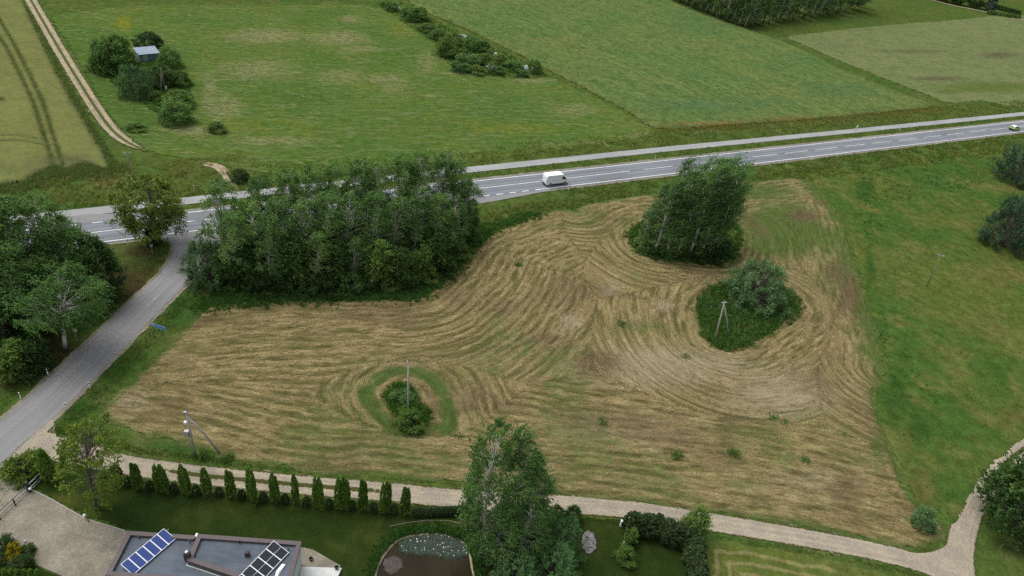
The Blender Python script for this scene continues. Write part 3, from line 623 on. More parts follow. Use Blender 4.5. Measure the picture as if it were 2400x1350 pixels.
ribbon('garden_track', smooth(GP([(2160, -6), (2230, 12), (2290, 24), (2400, 48), (2500, 70)]), 4, False), 1.4, .14, M['sandtrack'], .3, 1.2)
# yard in front of the house
YARD = GP([(-160, 1010 + 60), (0, 1113), (112, 1166), (200, 1216), (300, 1246), (300, 1400), (150, 1352), (78, 1322), (60, 1280), (0, 1262), (-160, 1250)])
yo = flat('yard', YARD, .05, M['yard'])
kerb = MB(); ky = GP([(-100, 1066), (0, 1113), (112, 1166), (200, 1216), (292, 1244)])
for a, b in zip(ky[:-1], ky[1:]):
    c = (a + b) / 2; kerb.box((c[0], c[1], .04), (np.hypot(*(b - a)), .08, .1), math.atan2(*(b - a)[::-1]))
tag(kerb.build('kerb', M['concrete']), 'thin concrete kerb between gravel yard and lawn', 'kerb')

# ------------------------------------------------------------------ plants
WIND = np.array([.95, .25, -.1])
def norm(v): return v / np.maximum(np.linalg.norm(v, axis=-1, keepdims=True), 1e-9)
def tubes(curves, radii, n=4):
    """many tapering limbs: curves (K,m,3), radii (K,m)"""
    K, m, _ = curves.shape
    t = norm(np.gradient(curves, axis=1)); ref = np.array([.31, .2, .93]); a = norm(np.cross(t, ref)); b = np.cross(t, a)
    w = 2 * np.pi * np.arange(n) / n
    V = curves[:, :, None, :] + (a[:, :, None, :] * np.cos(w)[None, None, :, None] + b[:, :, None, :] * np.sin(w)[None, None, :, None]) * radii[:, :, None, None]
    ii = np.arange(K * m * n).reshape(K, m, n); r = np.roll(ii, -1, axis=2)
    Q = np.stack([ii[:, :-1], r[:, :-1], r[:, 1:], ii[:, 1:]], -1).reshape(-1, 4)
    return V.reshape(-1, 3), Q
def leaves(rng, C, OUT, R, strands=10, per=9, mix=(.6, .3, .4, .5), droop=.4, wbend=.3, L=.26, W=.15, spread=.3, jit=.08, align=.7):
    n = len(C)
    base = C[:, None, :] + rng.normal(size=(n, strands, 3)) * R[:, None, None] * spread
    d = norm(mix[0] * OUT[:, None, :] + mix[1] * np.array([0, 0, 1.]) + mix[2] * WIND + mix[3] * rng.normal(size=(n, strands, 3)))
    ln = R[:, None] * rng.uniform(.5, 1.15, (n, strands))
    t = (np.arange(per) + rng.uniform(0, 1, (n, strands, per))) / per
    T = t[..., None]; LN = ln[..., None, None]
    pos = base[:, :, None, :] + d[:, :, None, :] * LN * T + LN * T * T * (droop * np.array([0, 0, -1.]) + wbend * WIND)
    pos = pos + rng.normal(size=pos.shape) * jit
    tan = norm(d[:, :, None, :] + 2 * T * (droop * np.array([0, 0, -1.]) + wbend * WIND))
    ld = norm(align * tan + (1 - align * .6) * rng.normal(size=pos.shape)).reshape(-1, 3)
    pos = pos.reshape(-1, 3); N = len(pos)
    side = norm(np.cross(ld, rng.normal(size=(N, 3)) * .6 + np.array([0, 0, 1.])))
    sc = rng.uniform(.7, 1.3, (N, 1)); l = L * sc; w = W * sc
    V = np.stack([pos - ld * l * .5, pos + side * w * .5 + ld * l * .05, pos + ld * l * .5, pos - side * w * .5 + ld * l * .05], 1).reshape(-1, 3)
    v = .52 * rng.uniform(0, 1, (n, 1, 1)) + .24 * rng.uniform(0, 1, (n, strands, 1)) + .24 * rng.uniform(0, 1, (n, strands, per))
    Q = np.arange(N * 4).reshape(-1, 4)
    return V, Q, np.repeat(v.ravel(), 4)
def proto(seed, h, w, prof, z0=.12, clumps=120, cr=.9, lf=None, leafmat='leaf_birch', bark='bark_birch', r0=None, lumps=.35, shell=(.45, 1.0), bare=0, stems=1, limb=.035, rise=.5, windshift=.0, branch_keep=1.0, stemspread=.6):
    rng = np.random.default_rng(seed); lf = lf or {}
    # crown clumps inside an uneven envelope
    u = rng.uniform(0, 1, clumps * 3); keep = rng.uniform(0, 1, len(u)) < .25 + .75 * prof(u); u = u[keep][:clumps]
    n = len(u); az = rng.uniform(0, 2 * np.pi, n)
    lump = 1 + lumps * (vnoise(az * 1.3 + seed, u * 5 + seed * 3, seed) * 2 - 1)
    rad = w / 2 * prof(u) * lump * (shell[0] + (shell[1] - shell[0]) * np.sqrt(rng.uniform(0, 1, n)))
    z = h * (z0 + (.92 - z0) * u)
    C = np.c_[rad * np.cos(az), rad * np.sin(az), z]; C[:, 0] += windshift * h * u ** 1.5
    OUT = norm(np.c_[np.cos(az), np.sin(az), .25 + .5 * (u - .4)])
    R = cr * rng.uniform(.7, 1.35, n) * (.65 + .35 * np.clip(prof(u) * 1.3, 0, 1))
    V, Q, v = leaves(rng, C, OUT, R, **lf)
    crown = mesh_np('crown', V, Q, {'v': v}, False, [M[leafmat]])
    # trunk(s) and limbs
    r0 = r0 or h * .0135; Vs = []; Qs = []; k = 0; curves = []; rads = []
    tops = []
    for st in range(stems):
        m = 9; tt = np.linspace(0, 1, m); ang = 2 * np.pi * st / max(stems, 1) + seed
        off = 0 if stems == 1 else stemspread * w * .25
        cx = off * tt * math.cos(ang) + windshift * h * tt ** 1.5 + .012 * h * np.sin(tt * 5 + seed); cy = off * tt * math.sin(ang) + .012 * h * np.cos(tt * 4 + seed)
        cv = np.c_[cx, cy, tt * h * (.86 if stems == 1 else .72) - .15]
        tops.append(cv); V1, Q1 = tubes(cv[None], (r0 * (1 - .9 * tt) * (1 if stems == 1 else .6) + .012)[None], 7)
        V1 = np.asarray(V1); Vs.append(V1); Qs.append(Q1 + k); k += len(V1)
    K = int(n * branch_keep); idx = rng.permutation(n)[:K]
    Ct = C[idx]; tr = np.array([tops[i % stems] for i in range(K)])
    zb = np.clip(Ct[:, 2] - (.35 + rise * rng.uniform(.3, .9, K)) * np.hypot(Ct[:, 0], Ct[:, 1]), h * .05, h * .93)
    B = np.stack([np.array([np.interp(zb[i], tr[i][:, 2], tr[i][:, a]) for i in range(K)]) for a in range(3)], 1)
    tt = np.linspace(0, 1, 5)[None, :, None]
    mid = B + (Ct - B) * .55 + np.array([0, 0, 1.]) * (.12 * np.linalg.norm(Ct - B, axis=1))[:, None]
    cv = (1 - tt) ** 2 * B[:, None] + 2 * tt * (1 - tt) * mid[:, None] + tt * tt * (Ct + OUT[idx] * R[idx][:, None] * .4)[:, None]
    rr = (limb * h / 16 * rng.uniform(.6, 1.3, K) * (1.25 - .6 * Ct[:, 2] / h))[:, None] * (1 - .8 * np.linspace(0, 1, 5))[None] + .006
    V2, Q2 = tubes(cv, rr, 4); Vs.append(V2); Qs.append(Q2 + k); k += len(V2)
    if bare:          # pale limbs that show through the thin top of the crown
        az = rng.normal(-np.pi / 2, 1.1, bare); zb = h * rng.uniform(.48, .76, bare); ln = h * rng.uniform(.10, .20, bare); ze = np.minimum(zb + ln, h * .92); ln = ze - zb
        B = np.c_[windshift * h * (zb / h) ** 1.5, np.zeros(bare), zb]
        D = np.c_[np.cos(az) * .42 + .1, np.sin(az) * .42, np.ones(bare)]
        tt = np.linspace(0, 1, 7)[None, :, None]
        wob = .05 * np.sin(tt * 7 + az[:, None, None] * 3) * ln[:, None, None] * np.array([1, .6, 0])
        cv = B[:, None] + D[:, None] * ln[:, None, None] * tt * np.array([1, 1, 1]) + (tt ** 2.2) * WIND * ln[:, None, None] * .3 + wob
        V3, Q3 = tubes(cv, (.055 * h / 16) * (1 - .88 * np.linspace(0, 1, 7))[None].repeat(bare, 0) + .006, 4); Vs.append(V3); Qs.append(Q3 + k); k += len(V3)
        st_ = cv[:, 2:6].reshape(-1, 3); ns = len(st_); D2 = norm(np.repeat(D, 4, 0) + .7 * rng.normal(size=(ns, 3)) * (1, 1, .3)); L2 = np.repeat(ln, 4) * rng.uniform(.2, .45, ns)
        c2 = st_[:, None] + D2[:, None] * L2[:, None, None] * np.linspace(0, 1, 4)[None, :, None] + (np.linspace(0, 1, 4)[None, :, None] ** 2) * WIND * L2[:, None, None] * .35
        V3, Q3 = tubes(c2, (.024 * h / 16) * (1 - .8 * np.linspace(0, 1, 4))[None].repeat(ns, 0) + .004, 3); Vs.append(V3); Qs.append(Q3 + k); k += len(V3)
    trunk = mesh_np('trunk', np.vstack(Vs), np.vstack(Qs), None, True, [M[bark]])
    return {'h': h, 'w': w, 'parts': [('trunk', trunk), ('crown', crown)]}
p_birch = lambda u: np.clip(np.sin(np.pi * np.clip(u, 0.02, .99) ** .8) ** .65, .05, 1)
p_round = lambda u: np.clip(np.sqrt(np.clip(1 - (2 * u - .9) ** 2 / 1.25, 0, 1)), .08, 1)
p_cone = lambda u: np.clip((1 - u) ** .85, .04, 1)
p_bush = lambda u: np.clip(np.sqrt(np.clip(1 - u ** 2.2, 0, 1)), .1, 1)
p_flame = lambda u: np.clip(np.sqrt(np.clip(1 - u ** 2.6, 0, 1)) * (.72 + .28 * np.sin(np.pi * u)), .05, 1)
LB = dict(strands=13, per=11, mix=(.55, .55, .45, .38), droop=.75, wbend=.55, L=.27, W=.14)
BIRCH = [proto(11 + i, 18, 6.4 + .5 * (i % 3), p_birch, .10, 98, 1.25, LB, bare=b, windshift=.03 + .01 * (i % 2), limb=.06, lumps=.5) for i, b in enumerate((9, 3, 16, 5))]
BIRCH_T = [proto(31 + i, 18, 3.3, lambda u: np.clip(p_birch(u) * .75 + .25, .12, 1), .04, 62, 1.35, dict(strands=13, per=12, mix=(.22, 1.0, .62, .22), droop=.12, wbend=.6, L=.30, W=.12), windshift=.03, limb=.04, bare=4, lumps=.6, shell=(.3, 1.05)) for i in range(3)]
BIRCH_BIG = [proto(51 + i, 18, 9.0, p_birch, .30 if i == 0 else .10, 130 - 10 * i, 1.25, dict(LB, strands=15, per=12), bare=2 + 4 * i, windshift=.05 - .02 * i, limb=.045, r0=.32, lumps=.6) for i in range(2)]
MAPLE = [proto(61, 14, 10.5, p_round, .20, 170, 1.05, dict(strands=14, per=9, mix=(.7, .35, .15, .6), droop=.35, wbend=.15, L=.30, W=.22), 'leaf_maple', 'bark', r0=.36, limb=.06)]
ASH = [proto(64, 15, 9.0, p_round, .20, 98, .95, dict(strands=11, per=8, mix=(.7, .4, .25, .5), droop=.35, wbend=.2, L=.32, W=.18), 'leaf_yellow', 'bark', r0=.32, limb=.07, lumps=.5)]
DARK = [proto(66 + i, 11, 8.0, p_round, .06, 150, 1.0, dict(strands=14, per=9, mix=(.7, .3, .2, .6), droop=.35, wbend=.15, L=.30, W=.21), 'leaf_dark', 'bark') for i in range(2)]
FRESH = [proto(70 + i, 9, 3.6, lambda u: np.clip(p_birch(u) * .8 + .2, .1, 1), .05, 80, .85, dict(strands=12, per=9, mix=(.6, .5, .25, .5), droop=.3, wbend=.25, L=.28, W=.18), 'leaf_fresh', 'bark', stems=2) for i in range(2)]
DARKS = [proto(75, 9, 4.4, lambda u: np.clip(p_birch(u) * .8 + .2, .1, 1), .03, 90, .95, dict(strands=12, per=9, mix=(.6, .3, .25, .5), droop=.5, wbend=.25, L=.28, W=.17), 'leaf_dark', 'bark')]
SHRUB = [proto(80 + i, 4, 4.6, p_bush, .02, 80, .75, dict(strands=12, per=8, mix=(.6, .5, .2, .5), droop=.25, wbend=.2, L=.22, W=.14), mt, 'bark', stems=4, branch_keep=.6, limb=.1, r0=.08) for i, mt in enumerate(('leaf_dark', 'leaf_fresh', 'leaf_birch'))]
WILLOW = [proto(86 + i, 7, 9.5, p_bush, .03, 190, .85, dict(strands=14, per=9, mix=(.7, .5, .15, .5), droop=.2, wbend=.1, L=.24, W=.10), 'leaf_willow', 'bark', stems=7, limb=.09, r0=.12, lumps=.45, branch_keep=.7) for i in range(1)]
WILLOW_S = [proto(88, 3, 3.4, p_bush, .02, 70, .55, dict(strands=12, per=8, mix=(.5, .8, .1, .45), droop=.1, wbend=.1, L=.24, W=.08), 'leaf_willow', 'bark', stems=5, limb=.1, r0=.05, branch_keep=.6)]
PINE = [proto(90 + i, 8, 9.5, p_bush, .03, 150, 1.0, dict(strands=12, per=10, mix=(.8, .45, .12, .5), droop=-.15, wbend=.05, L=.36, W=.085, align=.45), mt, 'bark', stems=1, limb=.07, lumps=.45, shell=(.5, 1.08)) for i, mt in enumerate(('needle', 'needle_green'))]
SPRUCE = [proto(94, 12, 5.6, p_cone, .03, 170, .75, dict(strands=11, per=9, mix=(1.0, -.1, .05, .35), droop=.1, wbend=.0, L=.3, W=.1), 'spruce_blue', 'bark', lumps=.15, shell=(.5, 1.0))]
def thuja_proto(seed, peaks, mat='thuja'):
    rng = np.random.default_rng(seed); Vs = []; vs = []
    for (dx, dy, hh, ww) in peaks:
        n = 170; u = rng.uniform(0, 1, n) ** .8; az = rng.uniform(0, 2 * np.pi, n); r = ww / 2 * p_flame(u) * rng.uniform(.8, .98, n)
        C = np.c_[dx + r * np.cos(az), dy + r * np.sin(az), hh * (.02 + .93 * u)]
        OUT = np.c_[np.cos(az), np.sin(az), 0 * u]
        V, Q, v = leaves(rng, C, OUT, np.full(n, .2), strands=6, per=5, mix=(.18, 1.0, .04, .15), droop=-.1, wbend=.03, L=.22, W=.10, spread=.25, jit=.02, align=.85)
        Vs.append(V); vs.append(v)
    V = np.vstack(Vs); Q = np.arange(len(V)).reshape(-1, 4)
    V2, Q2 = tubes(np.array([[[p[0], p[1], -.1], [p[0], p[1], p[2] * .5], [p[0], p[1], p[2] * .85]] for p in peaks]), np.array([[.09, .06, .02]] * len(peaks)), 5)
    return {'h': 4.0, 'w': 1.4, 'parts': [('trunk', mesh_np('trunk', V2, Q2, None, True, [M['bark']])), ('crown', mesh_np('crown', V, Q, {'v': np.concatenate(vs)}, False, [M[mat]]))]}
THUJA = [thuja_proto(101, [(-.22, 0, 4.0, 1.0), (.25, .1, 3.8, .95)]), thuja_proto(102, [(-.35, 0, 3.9, .95), (.28, .05, 4.0, 1.05), (.75, -.1, 3.7, .7)]), thuja_proto(103, [(-.1, 0, 4.0, 1.15), (.3, .2, 3.7, .9)]), thuja_proto(104, [(0, 0, 4.0, 1.3)])]
THUJA_H = [thuja_proto(106, [(0, 0, 4.0, 1.5), (.3, .2, 3.4, 1.0)], 'thuja_dark'), thuja_proto(107, [(-.1, 0, 3.8, 1.3), (.2, -.2, 4.0, 1.1)], 'thuja_dark')]
THUJA_S = thuja_proto(105, [(0, 0, 4.0, 1.7)], 'thuja_dark')

def put(pr, name, bx, by, ty, label, cat='tree', group=None, w=1.0, tx=None, spin=None, lean=.0, wide=None, z=-.05):
    """stand a plant at a pixel of the ground; its height follows from the pixel of its top"""
    h, lx = stand(bx, by, bx if tx is None else tx, ty)
    lx = lean * h if tx is None else max(-.18 * h, min(.18 * h, lx))
    b = G(bx, by); o = empty(name, (b[0], b[1], z))
    sz = h / pr['h']; sw = (wide / pr['w']) if wide else sz * w
    o.rotation_mode = 'QUATERNION'
    o.rotation_quaternion = Quaternion((0, 1, 0), math.atan2(lx, h)) @ Quaternion((0, 0, 1), random.uniform(-.5, .5) if spin is None else spin)
    o.scale = (sw, sw, sz)
    for pn, me in pr['parts']:
        c = bpy.data.objects.new(pn, me); COL.objects.link(c); c.parent = o
    tag(o, label, cat, group); return o
ORD = ['first', 'second', 'third', 'fourth', 'fifth', 'sixth', 'seventh', 'eighth', 'ninth', 'tenth', 'eleventh', 'twelfth', 'thirteenth', 'fourteenth', 'fifteenth', 'sixteenth']

# the roadside birch grove
gback = [(522, 628, 396, 0), (618, 606, 386, 1), (668, 600, 376, 0), (722, 592, 370, 3), (775, 586, 364, 1), (826, 580, 352, 0), (872, 574, 360, 2), (925, 567, 340, 1), (968, 560, 336, 2), (1012, 553, 340, 0), (1050, 548, 360, 1), (1082, 542, 398, 3)]
for i, (x, y, t, p) in enumerate(gback):
    put(BIRCH[p], 'birch_tree', x, y, t, ('%s birch from the left in the tall back row of the roadside grove' % ORD[i]) if i else 'birch with bare windblown white top at the grove end by the side road', 'birch', 'birches of the roadside grove', w=.95)
gmid = [(556, 660, 478, 1), (600, 650, 462, 3), (655, 645, 440, 1), (708, 640, 446, 0), (760, 636, 430, 1), (812, 630, 438, 3), (866, 624, 430, 1), (918, 618, 446, 0), (968, 608, 426, 2), (1015, 598, 436, 1), (1056, 585, 450, 3), (1092, 560, 458, 1)]
for i, (x, y, t, p) in enumerate(gmid):
    put(BIRCH[p], 'birch_tree', x, y, t, '%s birch from the left in the middle row of the roadside grove' % ORD[i], 'birch', 'birches of the roadside grove', w=1.0)
gfront = [(588, 672, 566, DARKS[0], 'dark leafy tree'), (636, 672, 520, BIRCH[3], 'slim birch'), (690, 672, 548, DARKS[0], 'dark leafy tree'), (742, 670, 532, BIRCH[1], 'slim birch'), (790, 670, 560, DARKS[0], 'dark leafy tree'), (826, 666, 548, BIRCH[0], 'slim birch'), (884, 670, 560, FRESH[0], 'fresh green young tree'), (936, 668, 578, DARKS[0], 'brownish dark tree'), (984, 658, 572, FRESH[1], 'fresh green young tree'), (1026, 632, 530, DARKS[0], 'dark leafy tree'), (1062, 602, 510, BIRCH[3], 'slim birch'), (1098, 565, 500, DARKS[0], 'dark leafy tree')]
for i, (x, y, t, p, nm) in enumerate(gfront):
    put(p, nm.split()[-1] + '_tree' if nm.endswith('birch') else 'leafy_tree', x, y, t, '%s %s from the left in the front row of the roadside grove' % (nm, ORD[i]), 'tree', 'trees of the roadside grove', w=1.0)
gshrub = [(610, 684, 638, 0, 'dark'), (662, 685, 653, 0, 'dark'), (716, 686, 650, 2, 'dull green'), (768, 685, 638, 0, 'dark'), (812, 683, 638, 2, 'dull green'), (862, 682, 650, 0, 'dark'), (910, 680, 653, 1, 'bright green'), (960, 678, 648, 0, 'dark'), (1004, 660, 628, 1, 'bright green'), (1040, 638, 598, 0, 'dark'), (1076, 604, 568, 1, 'bright green'), (1104, 570, 538, 2, 'dull green')]
for i, (x, y, t, p, nm) in enumerate(gshrub):
    put(SHRUB[p], 'shrub', x, y, t, '%s shrub at the field edge of the grove, %s from the left' % (nm, ORD[i]), 'shrub', 'shrubs along the grove edge', w=1.0)
put(WILLOW[0], 'willow_bush', 488, 662, 560, 'grey green willow bush by the side road at the grove corner', 'bush', w=.62)
put(SHRUB[0], 'shrub', 540, 670, 618, 'dark shrub low beside the willow at the grove corner', 'shrub', w=.95)
put(FRESH[0], 'leafy_tree', 575, 600, 470, 'small bright green tree in the gap near the grove end', 'tree', w=1.4)

# the left grove beyond the side road
lg = [(-70, 770, 455, BIRCH[1]), (-20, 745, 440, BIRCH[0]), (32, 728, 428, BIRCH[2]), (78, 715, 430, BIRCH[1]), (122, 700, 432, BIRCH[0]), (168, 690, 470, BIRCH[3]), (10, 790, 540, BIRCH[3]), (62, 770, 545, BIRCH[1]), (195, 700, 520, BIRCH[1])]
for i, (x, y, t, p) in enumerate(lg):
    put(p, 'birch_tree', x, y, t, '%s birch from the frame edge in the grove left of the side road' % ORD[i], 'birch', 'birches of the left grove', w=1.05)
put(BIRCH_BIG[0], 'birch_tree', 148, 822, 590, 'broad windblown birch with thick white trunk beside the round road sign', 'birch', tx=146, wide=8.4, spin=0)
put(DARK[0], 'leafy_tree', 236, 706, 552, 'dense dark round tree at the right edge of the left grove', 'tree', w=.78)
put(DARK[1], 'leafy_tree', 92, 762, 640, 'dark undergrowth tree behind the broad birch', 'tree', w=1.1)
put(DARK[0], 'leafy_tree', 22, 806, 670, 'dark undergrowth tree at the left frame edge', 'tree', w=1.1)
put(DARK[1], 'leafy_tree', 176, 732, 640, 'low dark tree between broad birch and round dark tree', 'tree', w=1.2)
put(FRESH[1], 'sapling', 36, 886, 800, 'young sapling with thin pale stem at the left road verge', 'tree', w=1.3)
put(SHRUB[0], 'shrub', 62, 862, 800, 'dark shrub beside the young sapling', 'shrub', w=1.1)
put(MAPLE[0], 'maple_tree', 358, 572, 402, 'round crowned maple standing alone at the road junction', 'maple', tx=345, w=.98)
put(SHRUB[0], 'shrub', 358, 568, 530, 'dark suckers around the foot of the lone maple', 'shrub', w=.7)

# tight birch clump in the field
pc = [(1500, 584, 458), (1530, 600, 402), (1556, 603, 372), (1584, 606, 386), (1610, 606, 360), (1636, 608, 388), (1662, 604, 368), (1514, 570, 412), (1548, 570, 350), (1590, 568, 352), (1622, 568, 344), (1650, 566, 348), (1668, 572, 362)]
for i, (x, y, t) in enumerate(pc):
    put(BIRCH_T[i % 3], 'birch_tree', x, y, t, '%s birch from the left in the %s row of the tight field clump' % (ORD[i if i < 7 else i - 7], 'front' if i < 7 else 'back'), 'birch', 'birches of the clump in the mown field', w=1.0)
for i, (x, y, t, p) in enumerate([(1502, 588, 560, 2), (1530, 600, 575, 0), (1560, 604, 578, 2), (1596, 606, 580, 0), (1632, 608, 578, 0), (1664, 606, 566, 0), (1684, 594, 560, 0)]):
    put(SHRUB[p], 'shrub', x, y, t, 'shrub at the foot of the field birch clump, %s from the left' % ORD[i], 'shrub', 'shrubs under the field clump', w=1.1)
put(WILLOW[0], 'willow_bush', 1764, 706, 614, 'broad grey green willow bush on the unmown island behind the pole', 'bush', wide=10.5)
put(WILLOW_S[0], 'willow_bush', 2156, 1234, 1196, 'pale grey green willow bush by the lane fork', 'bush', wide=2.7)

# foreground birches by the pond
fb = [(1128, 1300, 962, 1160, 'tall birch with bare white top beside the gravel lane', 6.6, 1), (1205, 1262, 985, 1216, 'birch leaning right behind the tall lane birch', 4.8, 0), (1238, 1270, 1070, 1252, 'small birch on the right of the lane birches', 4.2, 0)]
for i, (x, y, t, tx, lb, wd, k) in enumerate(fb):
    put(BIRCH_BIG[1] if k else BIRCH[2 - i], 'birch_tree', x, y, t, lb, 'birch', tx=tx, wide=wd)
put(BIRCH[1], 'birch_tree', 1150, 1330, 1170, 'low birch under the tall lane birch by the pond', 'birch', wide=4.2)
put(BIRCH[3], 'birch_tree', 1212, 1318, 1150, 'low birch between the lane birches and pine shrubs', 'birch', wide=4.0)
put(ASH[0], 'ash_tree', 222, 1192, 975, 'loose yellow green tree with pale trunk beside the yard', 'tree', tx=198, wide=6.6)
put(PINE[1], 'mountain_pine', 1312, 1300, 1216, 'upright bright pine shrub right of the lane birches', 'shrub', wide=4.0)
put(PINE[1], 'mountain_pine', 1294, 1364, 1284, 'pine shrub nearest the bottom frame edge, right one', 'shrub', wide=4.0)
put(PINE[1], 'mountain_pine', 1206, 1376, 1300, 'pine shrub by the bottom frame edge, left one near the pond', 'shrub', wide=4.2)
put(DARK[0], 'leafy_shrub', 1338, 1222, 1186, 'dark rounded shrub right of the birches at the lane', 'shrub', w=.9)
put(DARK[1], 'leafy_shrub', 1298, 1222, 1186, 'dark rounded shrub closest to the lane birches', 'shrub', w=.9)
put(FRESH[0], 'young_tree', 1472, 1274, 1238, 'young light green tree beside the small white post', 'tree', w=1.05)
put(SHRUB[1], 'round_shrub', 1462, 1316, 1286, 'round clipped light green shrub on the lawn', 'shrub', w=.75)
put(FRESH[1], 'leafy_tree', 1616, 1262, 1196, 'light leafy tree rising from the dark hedge by the lane', 'tree', w=1.2)
put(DARK[0], 'leafy_tree', 2362, 1236, 1068, 'dark round tree by the right frame edge at the lane', 'tree', w=.9)
put(DARK[1], 'leafy_tree', 2420, 1220, 1060, 'dark tree cut by the right frame edge behind the lane tree', 'tree', w=.9)
put(PINE[0], 'pine_tree', 2340, 574, 462, 'broad low pine with open tip branches in the right meadow', 'pine', wide=11)
put(PINE[0], 'pine_tree', 2388, 560, 455, 'pine behind the broad low pine at the right frame edge', 'pine', wide=9, spin=2)
put(PINE[0], 'pine_tree', 2374, 426, 340, 'upper dark pine at the right frame edge near the highway', 'pine', wide=12, spin=1)

# dark conifer hedge by the lane: separate shrubs
hx = [(1476, 1246), (1496, 1248), (1516, 1252), (1538, 1256), (1560, 1262), (1582, 1270), (1604, 1280), (1618, 1302), (1622, 1326), (1626, 1352), (1630, 1380)]
for i, (x, y) in enumerate(hx):
    put(THUJA_H[i % 2], 'hedge_shrub', x, y, y - 42, 'dark conifer hedge shrub, %s from the white box end' % ORD[i], 'hedge shrub', 'dark hedge by the gravel lane', wide=2.3, spin=i)
# thuja row along the gravel lane
th = [(326, 1148, 1086, 0), (381, 1153, 1084, 1), (437, 1159, 1088, 2), (487, 1162, 1093, 3), (543, 1168, 1099, 0), (592, 1174, 1103, 1), (644, 1178, 1113, 2), (693, 1184, 1115, 0), (745, 1190, 1120, 1), (800, 1194, 1122, 1), (850, 1198, 1128, 0), (900, 1203, 1131, 1), (948, 1208, 1137, 0)]
for i, (x, y, t, p) in enumerate(th):
    put(THUJA[p], 'thuja', x, y, t + random.uniform(-5, 5), '%s columnar thuja from the left in the row along the gravel lane' % ORD[i], 'thuja', 'tall thujas along the lane', wide=random.uniform(.95, 1.3), spin=random.uniform(-.8, .8))
put(THUJA[3], 'thuja', 120, 1128, 1053, 'single dark thuja at the end of the black gate fence', 'thuja', wide=1.6)
put(THUJA_S, 'thuja', 276, 1130, 1090, 'small brownish thuja at the left end of the row', 'thuja', wide=1.3)
for i in range(14):
    if i < 12: x, y = (th[i][0] + th[i + 1][0]) / 2, (th[i][1] + th[i + 1][1]) / 2 - 2
    else: x, y = (301, 1138) if i == 12 else (250, 1130)
    put(THUJA_S, 'young_thuja', x, y, y - 22, 'knee high young thuja between tall thujas along the lane', 'thuja', 'young thujas between the tall ones', wide=.8, spin=i)
for i in range(13):
    x = 975 + i * 10; y = 1208 - i * .4
    put(THUJA_S, 'young_thuja', x, y, y - 17, 'young thuja in the low hedge right of the tall row', 'thuja', 'low hedge right of the tall thujas', wide=.9, spin=i)

# copse round the far shed and bushes of the north meadow
cop = [(262, 165, 92, SHRUB[2], 'broad bush left of the far shed', 9), (284, 158, 82, SHRUB[1], 'tall bush left behind the far shed', 7), (238, 168, 120, SHRUB[1], 'outer left bush of the shed copse', 5), (350, 116, 72, DARK[0], 'dark tree behind the far shed', 6.5), (398, 156, 108, SHRUB[2], 'green bush right of the far shed', 5.5), (378, 202, 152, DARK[1], 'dark bush in front of the far shed', 6), (318, 224, 150, WILLOW[0], 'large grey green bush in front left of the far shed', 8), (426, 200, 166, SHRUB[1], 'small bush on the right side of the shed copse', 4.5), (306, 152, 130, SHRUB[1], 'low bush by the left wall of the far shed', 3.0), (412, 286, 232, SHRUB[2], 'front bush below the far double pole', 6.5), (420, 250, 212, SHRUB[1], 'middle bush right of the far double pole', 6), (366, 235, 214, SHRUB[1], 'small yellowish bush at the foot of the far double pole', 3), (508, 308, 286, SHRUB[1], 'lone weed bush on the mown north meadow', 4), (318, 304, 288, SHRUB[1], 'weed bush beside the sandy field track', 4), (562, 424, 394, DARK[0], 'small dark bush beyond the cycle path left of the grove', 3.2)]
for x, y, t, p, lb, wd in cop: put(p, 'bush', x, y, t, lb, 'bush', wide=wd)
stp = [(905, 14, 2, 1, 4), (918, 24, 2, 2, 4.5), (962, 46, 14, 2, 7), (985, 46, 16, 1, 6), (1044, 132, 96, 1, 6), (1062, 126, 78, 1, 8), (1112, 128, 90, 2, 7), (1132, 130, 96, 1, 6), (1094, 152, 126, 2, 7), (1136, 150, 126, 1, 6), (1172, 150, 128, 1, 6), (1204, 162, 142, 2, 5), (1250, 170, 138, 2, 4), (1004, 74, 56, 1, 6), (1030, 92, 70, 1, 6), (1078, 166, 146, 2, 6), (1118, 172, 154, 1, 5), (1160, 170, 152, 2, 5), (1222, 178, 162, 2, 4)]
for i, (x, y, t, p, wd) in enumerate(stp): put(SHRUB[p], 'bush', x, y, t, 'bush in the stony strip between meadow and crop, %d%s from the top left' % (i + 1, {0: 'st', 1: 'nd', 2: 'rd'}.get(i, 'th')), 'bush', 'bushes of the stony strip', wide=wd)

# forest edge at the top
fe = []
for i in range(12): fe.append((1578 + 15.2 * i, 0 + 6 * i, i))
for i in range(13): fe.append((1760 + 20 * i, 62 - 3.1 * i, i))
for i, (x, y, k) in enumerate(fe):
    b = G(x, y)
    for r in range(2):
        p = G(x + r * 10, y - r * 9)
        o = put(BIRCH_T[(i + r) % 3] if (i + r) % 4 else BIRCH[1], 'forest_tree', x + r * 10, y - r * 9, y - r * 9 - 105, '%s at the forest edge top right' % ('front row tree' if r == 0 else 'second row tree'), 'tree', 'front row of the forest edge' if r == 0 else 'second row of the forest edge', w=1.15, spin=i * 1.3)
for i, (x, y, t, p, lb, wd) in enumerate([(2316, 26, -30, SPRUCE[0], 'blue spruce at the top right garden corner', 7), (2282, 18, -30, DARK[0], 'dark garden tree left of the blue spruce', 9), (2240, 10, -40, DARK[1], 'dark garden tree above the garden track', 10), (2205, 2, -45, DARK[0], 'garden tree furthest left above the garden track', 10), (2160, -8, -50, DARK[1], 'dark tree at the top frame edge near the garden track', 10)]):
    put(p, 'garden_tree', x, y, t, lb, 'tree', wide=wd)
